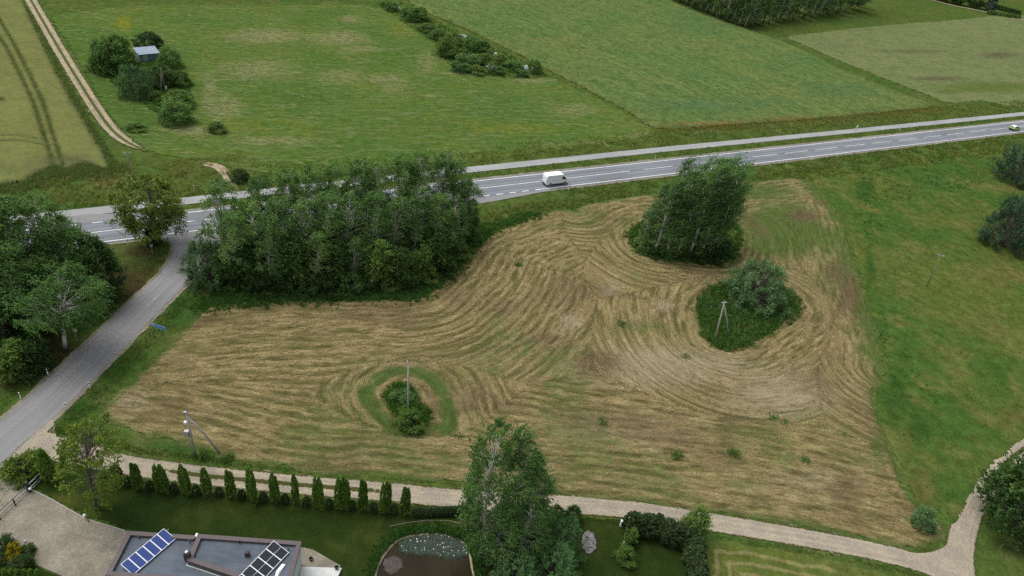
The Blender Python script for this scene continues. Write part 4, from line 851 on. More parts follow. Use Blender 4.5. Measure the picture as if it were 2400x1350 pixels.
for i in range(7):
    put(SHRUB[0], 'hedge_shrub', 2334 + 8.5 * i, 21 + 2.2 * i, 10 + 2.2 * i, 'shrub of the far garden hedge top right, upper row', 'hedge shrub', 'upper far garden hedge', wide=3)
    put(SHRUB[2], 'hedge_shrub', 2318 + 11 * i, 33 + 1.7 * i, 24 + 1.7 * i, 'shrub of the far garden hedge top right, lower row', 'hedge shrub', 'lower far garden hedge', wide=3)

# ------------------------------------------------------------------ grass, crop plants, straw (instanced)
def tuft_mesh(name, seed, n, h, r, lean, w, mat, flat_=0.0):
    rng = np.random.default_rng(seed)
    az = rng.uniform(0, 2 * np.pi, n); rr_ = r * rng.uniform(0, 1, n) ** .75; b = np.c_[rr_ * np.cos(az), rr_ * np.sin(az), np.zeros(n)]
    up = np.array([0, 0, 1.]) * (1 - flat_)
    d = norm(up + lean * rng.uniform(.2, 1, (n, 1)) * np.c_[np.cos(az * 7.3), np.sin(az * 7.3), 0 * az] + np.array([.25, .08, 0]) * (1 - flat_) + .15 * rng.normal(size=(n, 3)) * (1, 1, .3))
    if flat_: d = norm(np.c_[np.sign(rng.normal(size=n)), .28 * rng.normal(size=n), .03 * rng.normal(size=n)])
    L = h * rng.uniform(.55, 1.1, (n, 1)); side = norm(np.cross(d, rng.normal(size=(n, 3)))); 
    if flat_: b[:, 2] = rng.uniform(.03, .10, n); side = norm(np.cross(d, np.array([0, 0, 1.]) + .25 * rng.normal(size=(n, 3))))
    V = np.stack([b, b + d * L * .45 + side * w, b + d * L, b + d * L * .45 - side * w], 1).reshape(-1, 3)
    return mesh_np(name, V, np.arange(n * 4).reshape(-1, 4), {'v': np.repeat(rng.uniform(0, 1, n), 4)}, False, [mat])
def scatter(name, P, meshes, scl, rot=None, label=None, cat=None, sz=None):
    """one object of countless plants: points carrying instanced tufts"""
    rng = np.random.default_rng(len(P)); N = len(P)
    me = bpy.data.meshes.new(name); me.vertices.add(N); me.vertices.foreach_set('co', np.asarray(P, np.float32).ravel())
    for a, val in (('rot', rng.uniform(0, 6.28, N) if rot is None else rot), ('scl', scl * rng.uniform(.65, 1.3, N)), ('pick', rng.integers(0, len(meshes), N).astype(float))):
        at = me.attributes.new(a, 'FLOAT', 'POINT'); at.data.foreach_set('value', np.asarray(val, np.float32))
    o = link(name, me); ng = bpy.data.node_groups.new(name, 'GeometryNodeTree')
    ng.interface.new_socket('Geometry', in_out='INPUT', socket_type='NodeSocketGeometry'); ng.interface.new_socket('Geometry', in_out='OUTPUT', socket_type='NodeSocketGeometry')
    gi = ng.nodes.new('NodeGroupInput'); go = ng.nodes.new('NodeGroupOutput'); jn = ng.nodes.new('GeometryNodeJoinGeometry')
    def na(n):
        q = ng.nodes.new('GeometryNodeInputNamedAttribute'); q.data_type = 'FLOAT'; q.inputs['Name'].default_value = n; return q.outputs['Attribute']
    for i, m in enumerate(meshes):
        po = bpy.data.objects.new('tuft', m)
        oi = ng.nodes.new('GeometryNodeObjectInfo'); oi.inputs['Object'].default_value = po
        cmp = ng.nodes.new('FunctionNodeCompare'); cmp.data_type = 'FLOAT'; cmp.operation = 'EQUAL'; cmp.inputs[1].default_value = float(i); cmp.inputs[12].default_value = .1
        ng.links.new(na('pick'), cmp.inputs[0])
        ip = ng.nodes.new('GeometryNodeInstanceOnPoints'); cx = ng.nodes.new('ShaderNodeCombineXYZ'); ng.links.new(na('rot'), cx.inputs[2])
        ng.links.new(gi.outputs[0], ip.inputs['Points']); ng.links.new(oi.outputs['Geometry'], ip.inputs['Instance']); ng.links.new(cmp.outputs[0], ip.inputs['Selection'])
        ng.links.new(cx.outputs[0], ip.inputs['Rotation']); ng.links.new(na('scl'), ip.inputs['Scale']); ng.links.new(ip.outputs[0], jn.inputs[0])
    ng.links.new(jn.outputs[0], go.inputs[0])
    md = o.modifiers.new('plants', 'NODES'); md.node_group = ng
    tag(o, label, cat, kind='stuff'); return o
RNG = np.random.default_rng(99)
def pts_in(poly, n, extra=None):
    poly = np.asarray(poly); lo, hi = poly.min(0), poly.max(0)
    P = RNG.uniform(lo, hi, (n, 2)); d, _ = sdf(P, poly); P = P[d > 0]
    if extra is not None: P = P[extra(P[:, 0], P[:, 1])]
    return np.c_[P, np.zeros(len(P)) - .02]
def band(s0, s1, u0, u1, n, clump=.45):
    s = RNG.uniform(s0, s1, n); u = RNG.uniform(u0, u1, n); P = HW_A + s[:, None] * HD + u[:, None] * HN
    P = P[fbm(P[:, 0] / 3, P[:, 1] / 3, 5, 3) > clump - .15 * RNG.uniform(0, 1, n)]
    return np.c_[P, np.zeros(len(P)) - .02]
t_mead = [tuft_mesh('grass_tuft', 1 + i, 14, .75, .22, .45, .022, M['blade']) for i in range(3)]
t_dry = [tuft_mesh('dry_tuft', 11 + i, 14, .85, .22, .35, .02, M['blade_dry']) for i in range(2)]
t_lush = [tuft_mesh('lush_tuft', 21 + i, 20, .9, .3, .6, .045, M['blade_lush']) for i in range(3)]
t_crop = [tuft_mesh('crop_tuft', 31 + i, 12, .55, .25, 1.0, .07, M['crop_leaf']) for i in range(3)]
t_rust = [tuft_mesh('rust_tuft', 41 + i, 12, .85, .22, .35, .03, M['blade_rust']) for i in range(2)]
t_straw = [tuft_mesh('straw_wisp', 51 + i, 8, 1.5, .25, 1.0, .022, M['straw_bit'], .96) for i in range(3)]
SIDE = side_c
def off_road(x, y):
    s = (np.c_[x, y] - HW_A) @ HD; u = (np.c_[x, y] - HW_A) @ HN
    ok = (np.abs(u) > 4.6) & ~((u > 0) & (u < 8.2) & (s > sJ - 2) & (s < s_of(1320, 446))) & ~((u < 0) & (u > -7.2) & (s < s_of(330, 512)))
    ok &= (linedist(x, y, np.array(CP)) > 1.6) & (linedist(x, y, SIDE) > 3.6) & (linedist(x, y, lane_c) > 1.7) & (linedist(x, y, east_c) > 2.1) & (linedist(x, y, trk_c) > 1.8)
    return ok
sA, sB = s_of(1120, 480), 330.
def clean(P, keepout=()):
    ok = off_road(P[:, 0], P[:, 1]) & (sdf(P[:, :2], JUNC)[0] < -.2)
    for pl in keepout: ok &= sdf(P[:, :2], pl)[0] < 0
    return P[ok]
NOPLOT = (PLOT,)
scatter('verge_grass', clean(np.vstack([band(sA - 20, sB, 4.8, 15, 15000, .46), band(-30, sB, -9.5, -4.8, 5000, .46), band(-40, sB, -20, -9.5, 10000, .50)]), NOPLOT), t_mead, .8, label='tall green grass on the highway verges', cat='grass')
scatter('dry_verge_grass', clean(np.vstack([band(sA - 20, sB, 6, 14, 4500, .54), band(40, sB, -18, -10, 3500, .54), band(-30, 30, -26, -10, 3500, .5)]), NOPLOT), t_dry, .85, label='dry seed heads in the highway verge grass', cat='grass')
def along(pts, n, wid):
    pts = np.asarray(pts); i = RNG.integers(0, len(pts) - 1, n); t = RNG.uniform(0, 1, (n, 1)); P = pts[i] * (1 - t) + pts[i + 1] * t + RNG.normal(size=(n, 2)) * wid
    return np.c_[P, np.zeros(n) - .02]
crop_edge = GP([(1545, 302), (1700, 297), (1900, 283), (2080, 266), (2190, 252)])
scatter('rusty_sorrel', clean(along(crop_edge, 1500, 1.8)), t_rust, .8, label='rust coloured sorrel along the crop edge', cat='weeds')
scatter('crop_plants', pts_in(smooth(CROP, 3), 110000), t_crop, .95, label='pale green leafy crop filling the field beyond the highway', cat='crop')
scatter('island_weeds', np.vstack([pts_in(WILLOW_ISL, 4200), pts_in(POLE_ISL, 700), pts_in(POPLAR_ISL, 500), along(np.vstack([WILLOW_ISL, WILLOW_ISL[:1]]), 700, .55), along(np.vstack([POLE_ISL, POLE_ISL[:1]]), 160, .4), along(np.vstack([POPLAR_ISL, POPLAR_ISL[:1]]), 700, .6)]), t_lush + t_mead[:2] + t_dry[:1], 1.0, label='lush dark green weeds on the unmown islands', cat='weeds')
grove_poly = GP([(470, 640), (500, 610), (620, 570), (1110, 500), (1135, 530), (1100, 590), (1060, 640), (1000, 690), (950, 702), (560, 706), (500, 700)])
scatter('grove_weeds', clean(np.vstack([pts_in(grove_poly, 9000), along(GP([(470, 715), (560, 707), (700, 702), (960, 696), (1005, 680), (1070, 625), (1110, 572), (1150, 540), (1260, 500)]), 2600, .9)])), t_lush, .75, label='lush weeds along the grove edge', cat='weeds')
scatter('strip_weeds', pts_in(GP([(900, 0), (960, 10), (1040, 60), (1130, 100), (1220, 140), (1290, 175), (1260, 186), (1180, 184), (1090, 170), (1045, 140), (1030, 110), (980, 75), (920, 40), (880, 10)]), 3000), t_lush, .8, label='tall weeds of the stony strip', cat='weeds')
scatter('copse_weeds', pts_in(GP([(240, 180), (330, 240), (390, 290), (440, 285), (455, 240), (440, 190), (390, 150), (330, 140), (270, 170)]), 2600), t_lush, .8, label='tall weeds round the far shed copse', cat='weeds')
scatter('meadow_grass', clean(pts_in(GP([(1775, 412), (2020, 385), (2430, 325), (2560, 700), (2430, 1010), (2350, 1080), (2262, 1210), (2225, 1240), (2120, 1135), (2050, 915), (2078, 880), (2030, 700), (1975, 520), (1880, 418)]), 60000, lambda x, y: fbm(x / 4, y / 4, 71, 3) > .47), NOPLOT), t_mead, .45, label='knee high grass of the east meadow', cat='grass')
scatter('meadow_herbs', clean(pts_in(GP([(2000, 410), (2060, 395), (2300, 350), (2400, 400), (2200, 460), (2060, 480), (2080, 640), (2110, 800), (2200, 950), (2150, 1060), (2100, 1000), (2060, 920), (2085, 880), (2040, 700)]), 9000, lambda x, y: fbm(x / 5, y / 5, 73, 3) > .5), NOPLOT), t_lush, .55, label='dark herb patches of the east meadow', cat='weeds')
scatter('roadside_grass', clean(np.vstack([along(SIDE + np.array([4.6, 0]), 5000, .9), along(SIDE - np.array([4.6, 0]), 2500, .9), along(lane_c + np.array([0, 2.3]), 3800, .35), along(lane_c - np.array([0, 2.0]), 2500, .3), along(lane_c, 500, .18)]), NOPLOT), t_mead, .38, label='short grass along the side road and gravel lane', cat='grass')
t_dull = [tuft_mesh('dull_tuft', 61 + i, 16, .8, .3, .5, .03, M['blade_dull']) for i in range(2)]
scatter('field_margin_weeds', clean(np.vstack([along(GP([(262, 395), (240, 404), (200, 392), (165, 406), (120, 402), (60, 434), (0, 444)]), 1900, 1.7), along(GP([(20, -10), (75, 45), (118, 135), (165, 225), (215, 310), (264, 395)]) + np.array([.6, .2]), 900, .3)])), t_dull, .9, label='dull green weeds along the wheat field margin', cat='weeds')
# loose straw lying along the windrows
sp = pts_in(PLOT, 120000); gd, ga_ = guide(sp[:, 0], sp[:, 1])
e = .05; gxv = (guide(sp[:, 0] + e, sp[:, 1])[0] - gd) / e; gyv = (guide(sp[:, 0], sp[:, 1] + e)[0] - gd) / e
ang = np.arctan2(gxv, -gyv)
A_ = plot_attrs(sp[:, 0], sp[:, 1], sdf(sp[:, :2], PLOT)[0], None, 1)
kp = (A_['w'] > RNG.uniform(.5, 1.5, len(sp))) & (A_['g'] < .5) & (A_['gg'] < .4)
for isl in (POPLAR_ISL, WILLOW_ISL, POLE_ISL): kp &= sdf(sp[:, :2], isl)[0] < 0
sp[:, 2] = .10 + .1 * A_['w']
scatter('loose_straw', sp[kp], t_straw, .8, rot=(ang + RNG.normal(size=len(sp)) * .25)[kp], label='loose dry straw lying in windrows on the mown field', cat='straw')
t_hay = [tuft_mesh('hay_wisp', 55 + i, 8, 2.2, .5, 1.0, .05, M['hay_bit'], .96) for i in range(2)]
mp = pts_in(smooth(GP(meadow_n_px), 2), 60000); mm = mn_attr(mp[:, 0], mp[:, 1], None, None)['m1']
mk = (mm * (.4 + 1.2 * fbm(mp[:, 0] / 2.5, mp[:, 1] / 2.5, 91, 3)) > RNG.uniform(.3, 1.3, len(mp))) | (RNG.uniform(0, 1, len(mp)) < .03); mp[:, 2] = .13
scatter('hay_wisps', mp[mk], t_hay, .85, rot=(.38 + (fbm(mp[:, 0] / 30, mp[:, 1] / 30, 93, 2) - .5) * 2.4 + RNG.normal(size=len(mp)) * .15)[mk], label='pale leftover hay on the mown north meadow', cat='hay')
# thatch of low green regrowth in the mown field
rg = pts_in(PLOT, 14000); A2 = plot_attrs(rg[:, 0], rg[:, 1], sdf(rg[:, :2], PLOT)[0], None, 1)
rg = rg[(np.maximum(A2['g'], A2['gg']) + .25 * RNG.normal(size=len(rg)) > .62)]; rg[:, 2] = .05
scatter('regrowth', rg, t_mead, .28, label='low green regrowth in the mown field', cat='grass')
for i, (x, y, hh, lb) in enumerate([(1212, 624, 1.0, 'dark weed clump in the upper lobe of the mown field'), (1410, 990, .8, 'weed clump in the lower middle of the mown field'), (1582, 1070, 1.1, 'weed clump near the lane, left of two'), (1716, 1066, 1.1, 'broad weed clump near the lane, right of two'), (1812, 982, .7, 'flattened weed clump in the right half of the mown field'), (1456, 762, .8, 'weed clump above the middle of the mown field'), (1886, 1080, .6, 'small weed tuft right of the broad clump'), (1838, 992, .6, 'small weed tuft beside the flattened clump'), (1075, 412 + 615, .5, 'tiny weed tuft beside the lane birch top'), (1606, 838, .6, 'small dark weed tuft below the willow island'), (475, 1070, 1.3, 'green weed bush round the foot of the braced pole'), (530, 1078, .9, 'low weeds right of the braced pole foot')]):
    b = G(x, y); o = empty('weed_clump', (b[0], b[1], 0)); o.scale = (1, 1, 1)
    me = tuft_mesh('leaves', 300 + i, 70, hh, .85, .8, .05, M['blade_lush']); link('leaves', me, None, o); me2 = tuft_mesh('stems', 320 + i, 16, hh * 1.15, .6, .35, .02, M['blade']); link('stems', me2, None, o)
    tag(o, lb, 'weeds', 'weed clumps in the mown field')
b = G(955, 985); put(SHRUB[1], 'bush', 960, 1000, 966, 'green bush at the foot of the single pole in the mown field', 'bush', wide=3.4)
put(SHRUB[2], 'bush', 939, 938, 920, 'low dark bush behind the single pole in the mown field', 'bush', wide=3.0)
YELLOW = proto(83, 4, 4.6, p_bush, .02, 80, .75, dict(strands=12, per=8, mix=(.6, .5, .2, .5), droop=.25, wbend=.2, L=.24, W=.15), 'leaf_yellow', 'bark', stems=4, branch_keep=.6, limb=.1, r0=.08)
put(YELLOW, 'bush', 62, 1112, 1074, 'yellow green bush between yard and side road', 'bush', wide=4.0)
put(SHRUB[0], 'bush', 2075, 1010, 985, 'low weeds bush on the right edge of the mown field', 'bush', wide=2.2) if False else None

# ------------------------------------------------------------------ poles
def power_pole(bx, by, ty, label, tx=None, mat='concrete', strut=None, arm=None, box=False, r=.15, ad=0.0):
    h, lx = stand(bx, by, bx if tx is None else tx, ty); lx = max(-1.2, min(1.2, lx)) if tx is not None else 0
    b = G(bx, by); o = empty('power_pole', (b[0], b[1], 0)); top = Vector((lx, 0, h))
    MB().tube([(0, 0, -.3), top * .5, top], [r, r * .85, r * .62], 8).build('pole', M[mat], o, smooth_shade=True)
    if strut is not None:
        s = G(*strut) - b; MB().tube([(s[0], s[1], -.3), (Vector((s[0], s[1], 0)) + top) * .5, top * .93 + Vector((.05, -.12, 0))], [r * .9, r * .8, r * .65], 8).build('strut', M[mat], o, smooth_shade=True)
    if arm:
        a = MB(); c = top - Vector((0, 0, .25)); dx, dy = math.cos(ad) * arm / 2, math.sin(ad) * arm / 2
        a.tube([c - Vector((dx, dy, 0)), c + Vector((dx, dy, 0))], .045, 5); ar = a.build('crossarm', M['galv'], o)
        for f in (-.9, -.35, .35, .9):
            MB().lathe([(.03, 0), (.055, .05), (.055, .12), (.03, .17)], (c.x + dx * f, c.y + dy * f, c.z + .03), 7).build('insulator', M['white'], ar)
    else:
        MB().tube([top + Vector((-.1, 0, -.2)), top + Vector((.12, .05, .15))], .06, 5).build('bracket', M['black'], o)
        MB().lathe([(.03, 0), (.06, .05), (.06, .13), (.03, .18)], (top.x - .08, 0, top.z + .02), 7).build('insulator', M['white'], o)
    if box:
        q = top * .52
        MB().box((q.x - .42, q.y - .05, q.z), (.5, .4, .95)).build('meter_box', M['galv'], o, bevel=.03)
        MB().box((q.x - .40, q.y, q.z + 1.75), (.28, .3, .4)).build('fuse_box', M['white'], o, bevel=.02)
        MB().tube([(q.x - .34, 0, 0), (q.x - .34, 0, q.z)], .05, 5).build('conduit', M['galv'], o)
        MB().tube([(q.x - .5, .05, q.z + .5), (q.x - .55, .05, q.z + 1.1), (q.x - .5, .05, q.z + 1.6)], .03, 4).build('cable', M['black'], o)
        MB().box((top.x - .1, 0, top.z - .1), (.5, .2, .35)).build('top_fitting', M['galv'], o, bevel=.03)
    tag(o, label, 'power pole'); return o
power_pole(956, 978, 850, 'single concrete pole rising from green bush in the mown field', tx=957)
power_pole(1675, 798, 709, 'double legged pole on the willow island in the mown field', tx=1698, strut=(1708, 786), arm=.9, ad=.4)
power_pole(2172, 673, 598, 'slanting grey single pole in the right meadow', tx=2206, mat='wood', arm=1.3, ad=-.3, r=.11)
power_pole(457, 1068, 967, 'pale pole with boxes and a long brace above the thujas', tx=437, strut=(517, 1062), box=True, r=.16)
power_pole(377, 226, 159, 'far wooden double pole in front of the shed copse', tx=378, mat='wood', strut=(387, 214), r=.13)
power_pole(306, 421, 355, 'far grey wooden pole at the wheat field corner', tx=298, mat='wood', arm=1.2, ad=.5, r=.13)
def top_of(bx, by, tx, ty): 
    h, lx = stand(bx, by, tx, ty); b_ = G(bx, by); return Vector((b_[0] + max(-1.2, min(1.2, lx)), b_[1], h - .1))
PT = [top_of(457, 1068, 437, 967), top_of(956, 978, 957, 850), top_of(1675, 798, 1698, 709), top_of(2172, 673, 2206, 598)]
for i, lb in enumerate(('thin overhead wires from the braced pole to the single pole', 'thin overhead wires from the single pole to the double legged pole', 'thin overhead wires from the double legged pole to the meadow pole')):
    a_, b_ = PT[i], PT[i + 1]; o = empty('overhead_wires', a_)
    for k in (-.35, .0, .35):
        MB().tube([(b_ - a_) * f + Vector((-.3 * k, k, -3.2 * f * (1 - f) * .9)) for f in np.linspace(0, 1, 25)], .016, 4).build('wire', M['black'], o)
    tag(o, lb, 'wires', 'overhead wires of the pole line')
gb = G(389, 213); o = empty('meter_cabinet', (gb[0], gb[1], 0))
MB().box((0, 0, .35), (.1, .1, .7)).build('post', M['galv'], o); MB().box((0, 0, .95), (.55, .35, .55)).build('upper_box', M['white'], o, bevel=.03); MB().box((.1, -.02, .5), (.4, .3, .3)).build('lower_box', M['white'], o, bevel=.03)
tag(o, 'small white meter cabinet at the foot of the far double pole', 'cabinet')

# ------------------------------------------------------------------ roadside furniture
def delineator(x, y, label, hh=1.05):
    b = G(x, y); o = empty('marker_post', (b[0], b[1], 0), random.uniform(-.2, .2))
    MB().prism([(-.06, -.05), (.06, -.05), (.05, .05), (-.05, .05)], -.1, hh).build('post', M['white'], o, bevel=.012)
    MB().box((0, 0, hh * .8), (.128, .108, .16)).build('band', M['black'], o, bevel=.008)
    tag(o, label, 'marker post', 'white roadside marker posts')
for x, y, lb in [(49, 934, 'lowest left marker post of the side road'), (113, 879, 'marker post left of the side road above the lowest one'), (211, 909, 'marker post right of the side road at the field corner'), (155, 958, 'marker post right of the side road beside the yellow green tree'), (455, 446, 'marker post beyond the cycle path behind the junction'), (300, 574, 'marker post at the highway edge left of the maple'), (1805, 391, 'marker post at the highway edge right of the field birch clump'), (2167, 344, 'left one of two marker posts at the near highway edge'), (2193, 340, 'right one of two marker posts at the near highway edge'), (2332, 322, 'marker post at the near highway edge behind the lime car'), (1535, 374, 'marker post between highway and cycle path left of the birch clump'), (2109, 305, 'left one of two marker posts between highway and cycle path'), (2135, 302, 'right one of two marker posts between highway and cycle path'), (1629, 316, 'lone marker post on the far verge beyond the cycle path'), (1450, 430, 'marker post at the near highway edge between van and birch clump')][:14]:
    delineator(x, y, lb)
def post_sign(bx, by, label, boards, hh=2.4, rz=0.0):
    b = G(bx, by); o = empty('road_sign', (b[0], b[1], 0), rz)
    MB().tube([(0, 0, -.2), (0, 0, hh)], .035, 7).build('post', M['galv'], o)
    for kind, z, sz, mt in boards:
        m = MB()
        if kind == 'disc': pts = [(math.cos(a) * sz, math.sin(a) * sz) for a in np.linspace(0, 2 * math.pi, 20)[:-1]]
        elif kind == 'tri': pts = [(-sz, -sz * .6), (sz, -sz * .6), (0, sz)]
        elif kind == 'diamond': pts = [(-sz, 0), (0, -sz), (sz, 0), (0, sz)]
        else: pts = [(-sz, -sz * .7), (sz, -sz * .7), (sz, sz * .7), (-sz, sz * .7)]
        n = len(pts); V = [(p[0], -.045, z + p[1]) for p in pts] + [(p[0], -.075, z + p[1]) for p in pts]
        m.add(V, [tuple(range(n)), tuple(range(n, 2 * n))[::-1]] + [(i, n + i, n + (i + 1) % n, (i + 1) % n) for i in range(n)])
        m.build('board', M[mt], o)
    MB().box((0, -.03, boards[0][1]), (.16, .05, .08)).build('clamp', M['galv'], o)
    tag(o, label, 'road sign'); return o
post_sign(182, 801, 'round road sign on thin post beside the broad birch', [('disc', 2.1, .34, 'white')], 2.2, .35)
post_sign(1330, 457, 'white signs on a post in front of the van', [('tri', 2.75, .45, 'white'), ('box', 2.1, .34, 'white'), ('box', 1.5, .2, 'white')], 3.0, .9)
post_sign(2001, 316, 'pair of white triangular signs beyond the cycle path', [('tri', 2.7, .5, 'white'), ('tri', 1.75, .5, 'white')], 3.1, .5)
post_sign(359, 602, 'thin double sign post under the lone maple', [('box', 2.2, .3, 'galv')], 2.5, 1.2)
b1, b2 = G(366, 784), G(386.5, 791); dv = b2 - b1; ln = float(np.hypot(dv[0], dv[1])); az = math.atan2(dv[1], dv[0]); mb = (b1 + b2) / 2
o = empty('direction_sign', (mb[0], mb[1], 0), az)
for sx in (-1, 1): MB().tube([(sx * ln / 2, .05, -.2), (sx * ln / 2, .05, 1.95)], .035, 7).build('post', M['galv'], o)
pn = MB().box((0, 0, 1.72), (2.35, .04, .5)).build('panel', M['sign_blue'], o, bevel=.01)
bd = MB()
for z in (1.485, 1.955): bd.box((0, -.024, z), (2.3, .006, .03))
for x in (-1.15, 1.15): bd.box((x, -.024, 1.72), (.03, .006, .44))
bd.build('border', M['sign_print'], pn)
ar = MB(); ar.add([(-1.08, -.026, 1.72), (-.86, -.026, 1.86), (-.86, -.026, 1.58)], [(0, 2, 1)]); ar.box((-.72, -.025, 1.72), (.3, .005, .08)); ar.build('arrow', M['sign_print'], pn)
tag(o, 'blue direction sign on two thin posts beside the side road', 'direction sign')

# ------------------------------------------------------------------ vehicles
def loft_body(name, prof, hw_, taper_z, taper, mat, parent, bev=.06):
    """side profile (x,z) extruded across, narrowing above taper_z"""
    n = len(prof); V = []
    for sy in (-1, 1):
        for x, z in prof: V.append((x, sy * hw_ * (1 - max(0, z - taper_z) * taper), z))
    Fs = [tuple(range(n)), tuple(range(n, 2 * n))[::-1]] + [(i, n + i, n + (i + 1) % n, (i + 1) % n) for i in range(n)]
    return MB().add(V, Fs).build(name, mat, parent, bevel=bev, smooth_shade=False)
def wheel(parent, x, y, r, rimmat='galv'):
    s = 1 if y > 0 else -1
    t = MB()
    for rr, yy in (): pass
    n = 18; prof = [(r * .62, 0), (r * .95, 0), (r, .03), (r, .19), (r * .95, .22), (r * .62, .22)]
    V = []; Fs = []
    for i in range(n):
        a = 2 * math.pi * i / n
        for rr, yy in prof: V.append((x + rr * math.cos(a), y - s * yy, r + rr * math.sin(a)))
    k = len(prof)
    for i in range(n):
        for j in range(k - 1): Fs.append((i * k + j, ((i + 1) % n) * k + j, ((i + 1) % n) * k + j + 1, i * k + j + 1))
    w = t.add(V, Fs).build('wheel', M['rubber'], parent)
    V = [(x + r * .63 * math.cos(2 * math.pi * i / n), y - s * .02, r + r * .63 * math.sin(2 * math.pi * i / n)) for i in range(n)] + [(x, y + s * .0, r)]
    MB().add(V, [(i, (i + 1) % n, n) for i in range(n)]).build('rim', M[rimmat], w)
    return w
def panel(parent, name, pts, mat):
    m = MB(); n = len(pts); c = sum((Vector(p) for p in pts), Vector()) / n
    return m.add(pts, [tuple(range(n))]).build(name, mat, parent)
rd = math.atan2(HD[1], HD[0])
# van: heading right along the near lane
vb = hw(s_of(1307, 437) + .0, 1.7)
van = empty('delivery_van', (vb[0], vb[1], .09), rd)
prof = [(-2.95, .42), (-2.98, 1.0), (-2.95, 2.25), (-2.82, 2.52), (-2.4, 2.58), (1.1, 2.58), (1.55, 2.42), (2.15, 1.55), (2.72, 1.28), (2.95, 1.0), (3.0, .55), (2.9, .36), (2.35, .36), (2.3, .62), (2.05, .78), (1.75, .78), (1.5, .62), (1.45, .36), (-1.35, .36), (-1.4, .62), (-1.65, .78), (-1.95, .78), (-2.2, .62), (-2.25, .36), (-2.9, .36)]
vbody = loft_body('body', prof, 1.02, 1.2, .055, M['van_white'], van, .035)
for x in (1.9, -1.8):
    for y in (-1.0, 1.0): wheel(van, x, y, .36)
def yat(z, hwid=1.02): return hwid * (1 - max(0, z - 1.2) * .055) + .006
for s in (-1, 1):
    panel(vbody, 'side_window', [(1.02, s * yat(1.45), 1.45), (2.0, s * yat(1.45), 1.45), (1.95, s * yat(1.6), 1.62), (1.5, s * yat(2.1), 2.1), (1.06, s * yat(2.1), 2.1)], M['glass_dark'])
    MB().box((2.05, s * 1.16, 1.55), (.14, .22, .34)).build('mirror', M['black'], vbody, bevel=.03)
    panel(vbody, 'side_trim', [(-2.9, s * 1.03, .46), (2.2, s * 1.03, .46), (2.2, s * 1.03, .60), (-2.9, s * 1.03, .60)] if False else [(-1.3, s * 1.027, .40), (1.4, s * 1.027, .40), (1.4, s * 1.027, .56), (-1.3, s * 1.027, .56)], M['black'])
    panel(vbody, 'door_seam', [(.95, s * yat(.6), .6), (.98, s * yat(.6), .6), (.98, s * yat(2.3), 2.3), (.95, s * yat(2.3), 2.3)], M['galv'])
    panel(vbody, 'door_rail', [(-1.6, s * yat(1.32), 1.32), (.1, s * yat(1.32), 1.32), (.1, s * yat(1.37), 1.37), (-1.6, s * yat(1.37), 1.37)], M['galv'])
    panel(vbody, 'tail_light', [(-2.995, s * .96, .95), (-2.995, s * .80, .95), (-2.97, s * .80, 1.5), (-2.97, s * .96, 1.5)], M['lamp_red'])
    panel(vbody, 'headlight', [(2.78, s * .66, 1.262), (2.78, s * .96, 1.262), (2.965, s * .96, 1.0), (2.965, s * .66, 1.0)], M['lamp_clear'])
panel(vbody, 'windscreen', [(1.62, -.86, 2.345), (1.62, .86, 2.345), (2.14, .92, 1.59), (2.14, -.92, 1.59)], M['glass_dark'])
MB().box((0, 0, .30), (5.6, 1.75, .22)).build('shadow_underbody', M['black'], van)  # black underbody box added to darken the contact shadow beneath the van
MB().box((2.98, 0, .58), (.10, 1.9, .36)).build('front_bumper', M['black'], vbody, bevel=.03)
MB().box((-3.0, 0, .50), (.10, 1.9, .24)).build('rear_bumper', M['black'], vbody, bevel=.03)
panel(vbody, 'number_plate', [(-3.06, -.26, .85), (-3.06, .26, .85), (-3.06, .26, .97), (-3.06, -.26, .97)], M['white'])
tag(van, 'white high roofed delivery van driving on the highway', 'van')
# lime hatchback further right
cb = hw(s_of(2372, 303), 1.7)
car = empty('hatchback_car', (cb[0], cb[1], .08), rd)
prof = [(-1.95, .45), (-2.0, .85), (-1.9, 1.0), (1.0, 1.0), (1.75, .85), (1.98, .65), (1.98, .35), (1.6, .3), (1.55, .5), (1.3, .62), (1.05, .5), (1.0, .3), (-1.0, .3), (-1.05, .5), (-1.3, .62), (-1.55, .5), (-1.6, .3), (-1.9, .32)]
cbody = loft_body('body', prof, .86, .9, 0.0, M['car_lime'], car, .03)
cab = loft_body('cabin', [(-1.88, .98), (-1.72, 1.35), (-1.45, 1.5), (.15, 1.5), (.4, 1.42), (1.1, .98)], .80, 1.0, .22, M['car_roof_sheen'], car, .03)
for x in (1.3, -1.3):
    for y in (-.86, .86): wheel(car, x, y, .31)
for s in (-1, 1):
    yb = lambda z: .80 * (1 - max(0, z - 1.0) * .22) + .006
    panel(cab, 'side_window', [(-1.55, s * yb(1.06), 1.06), (.85, s * yb(1.06), 1.06), (.3, s * yb(1.4), 1.4), (-1.4, s * yb(1.4), 1.4)], M['glass_dark'])
    MB().box((.75, s * .93, 1.06), (.1, .16, .14)).build('mirror', M['car_lime'], cbody, bevel=.02)
    panel(cbody, 'tail_light', [(-2.01, s * .82, .7), (-2.01, s * .62, .7), (-2.0, s * .62, .92), (-2.0, s * .82, .92)], M['lamp_red'])
    panel(cbody, 'headlight', [(1.80, s * .5, .86), (1.80, s * .8, .86), (2.0, s * .8, .66), (2.0, s * .5, .66)], M['lamp_clear'])
panel(cab, 'rear_window', [(-1.875, -.62, 1.06), (-1.875, .62, 1.06), (-1.745, .56, 1.36), (-1.745, -.56, 1.36)], M['glass_dark'])
panel(cab, 'windscreen', [(.47, -.62, 1.405), (.47, .62, 1.405), (1.06, .7, 1.035), (1.06, -.7, 1.035)], M['glass_dark'])
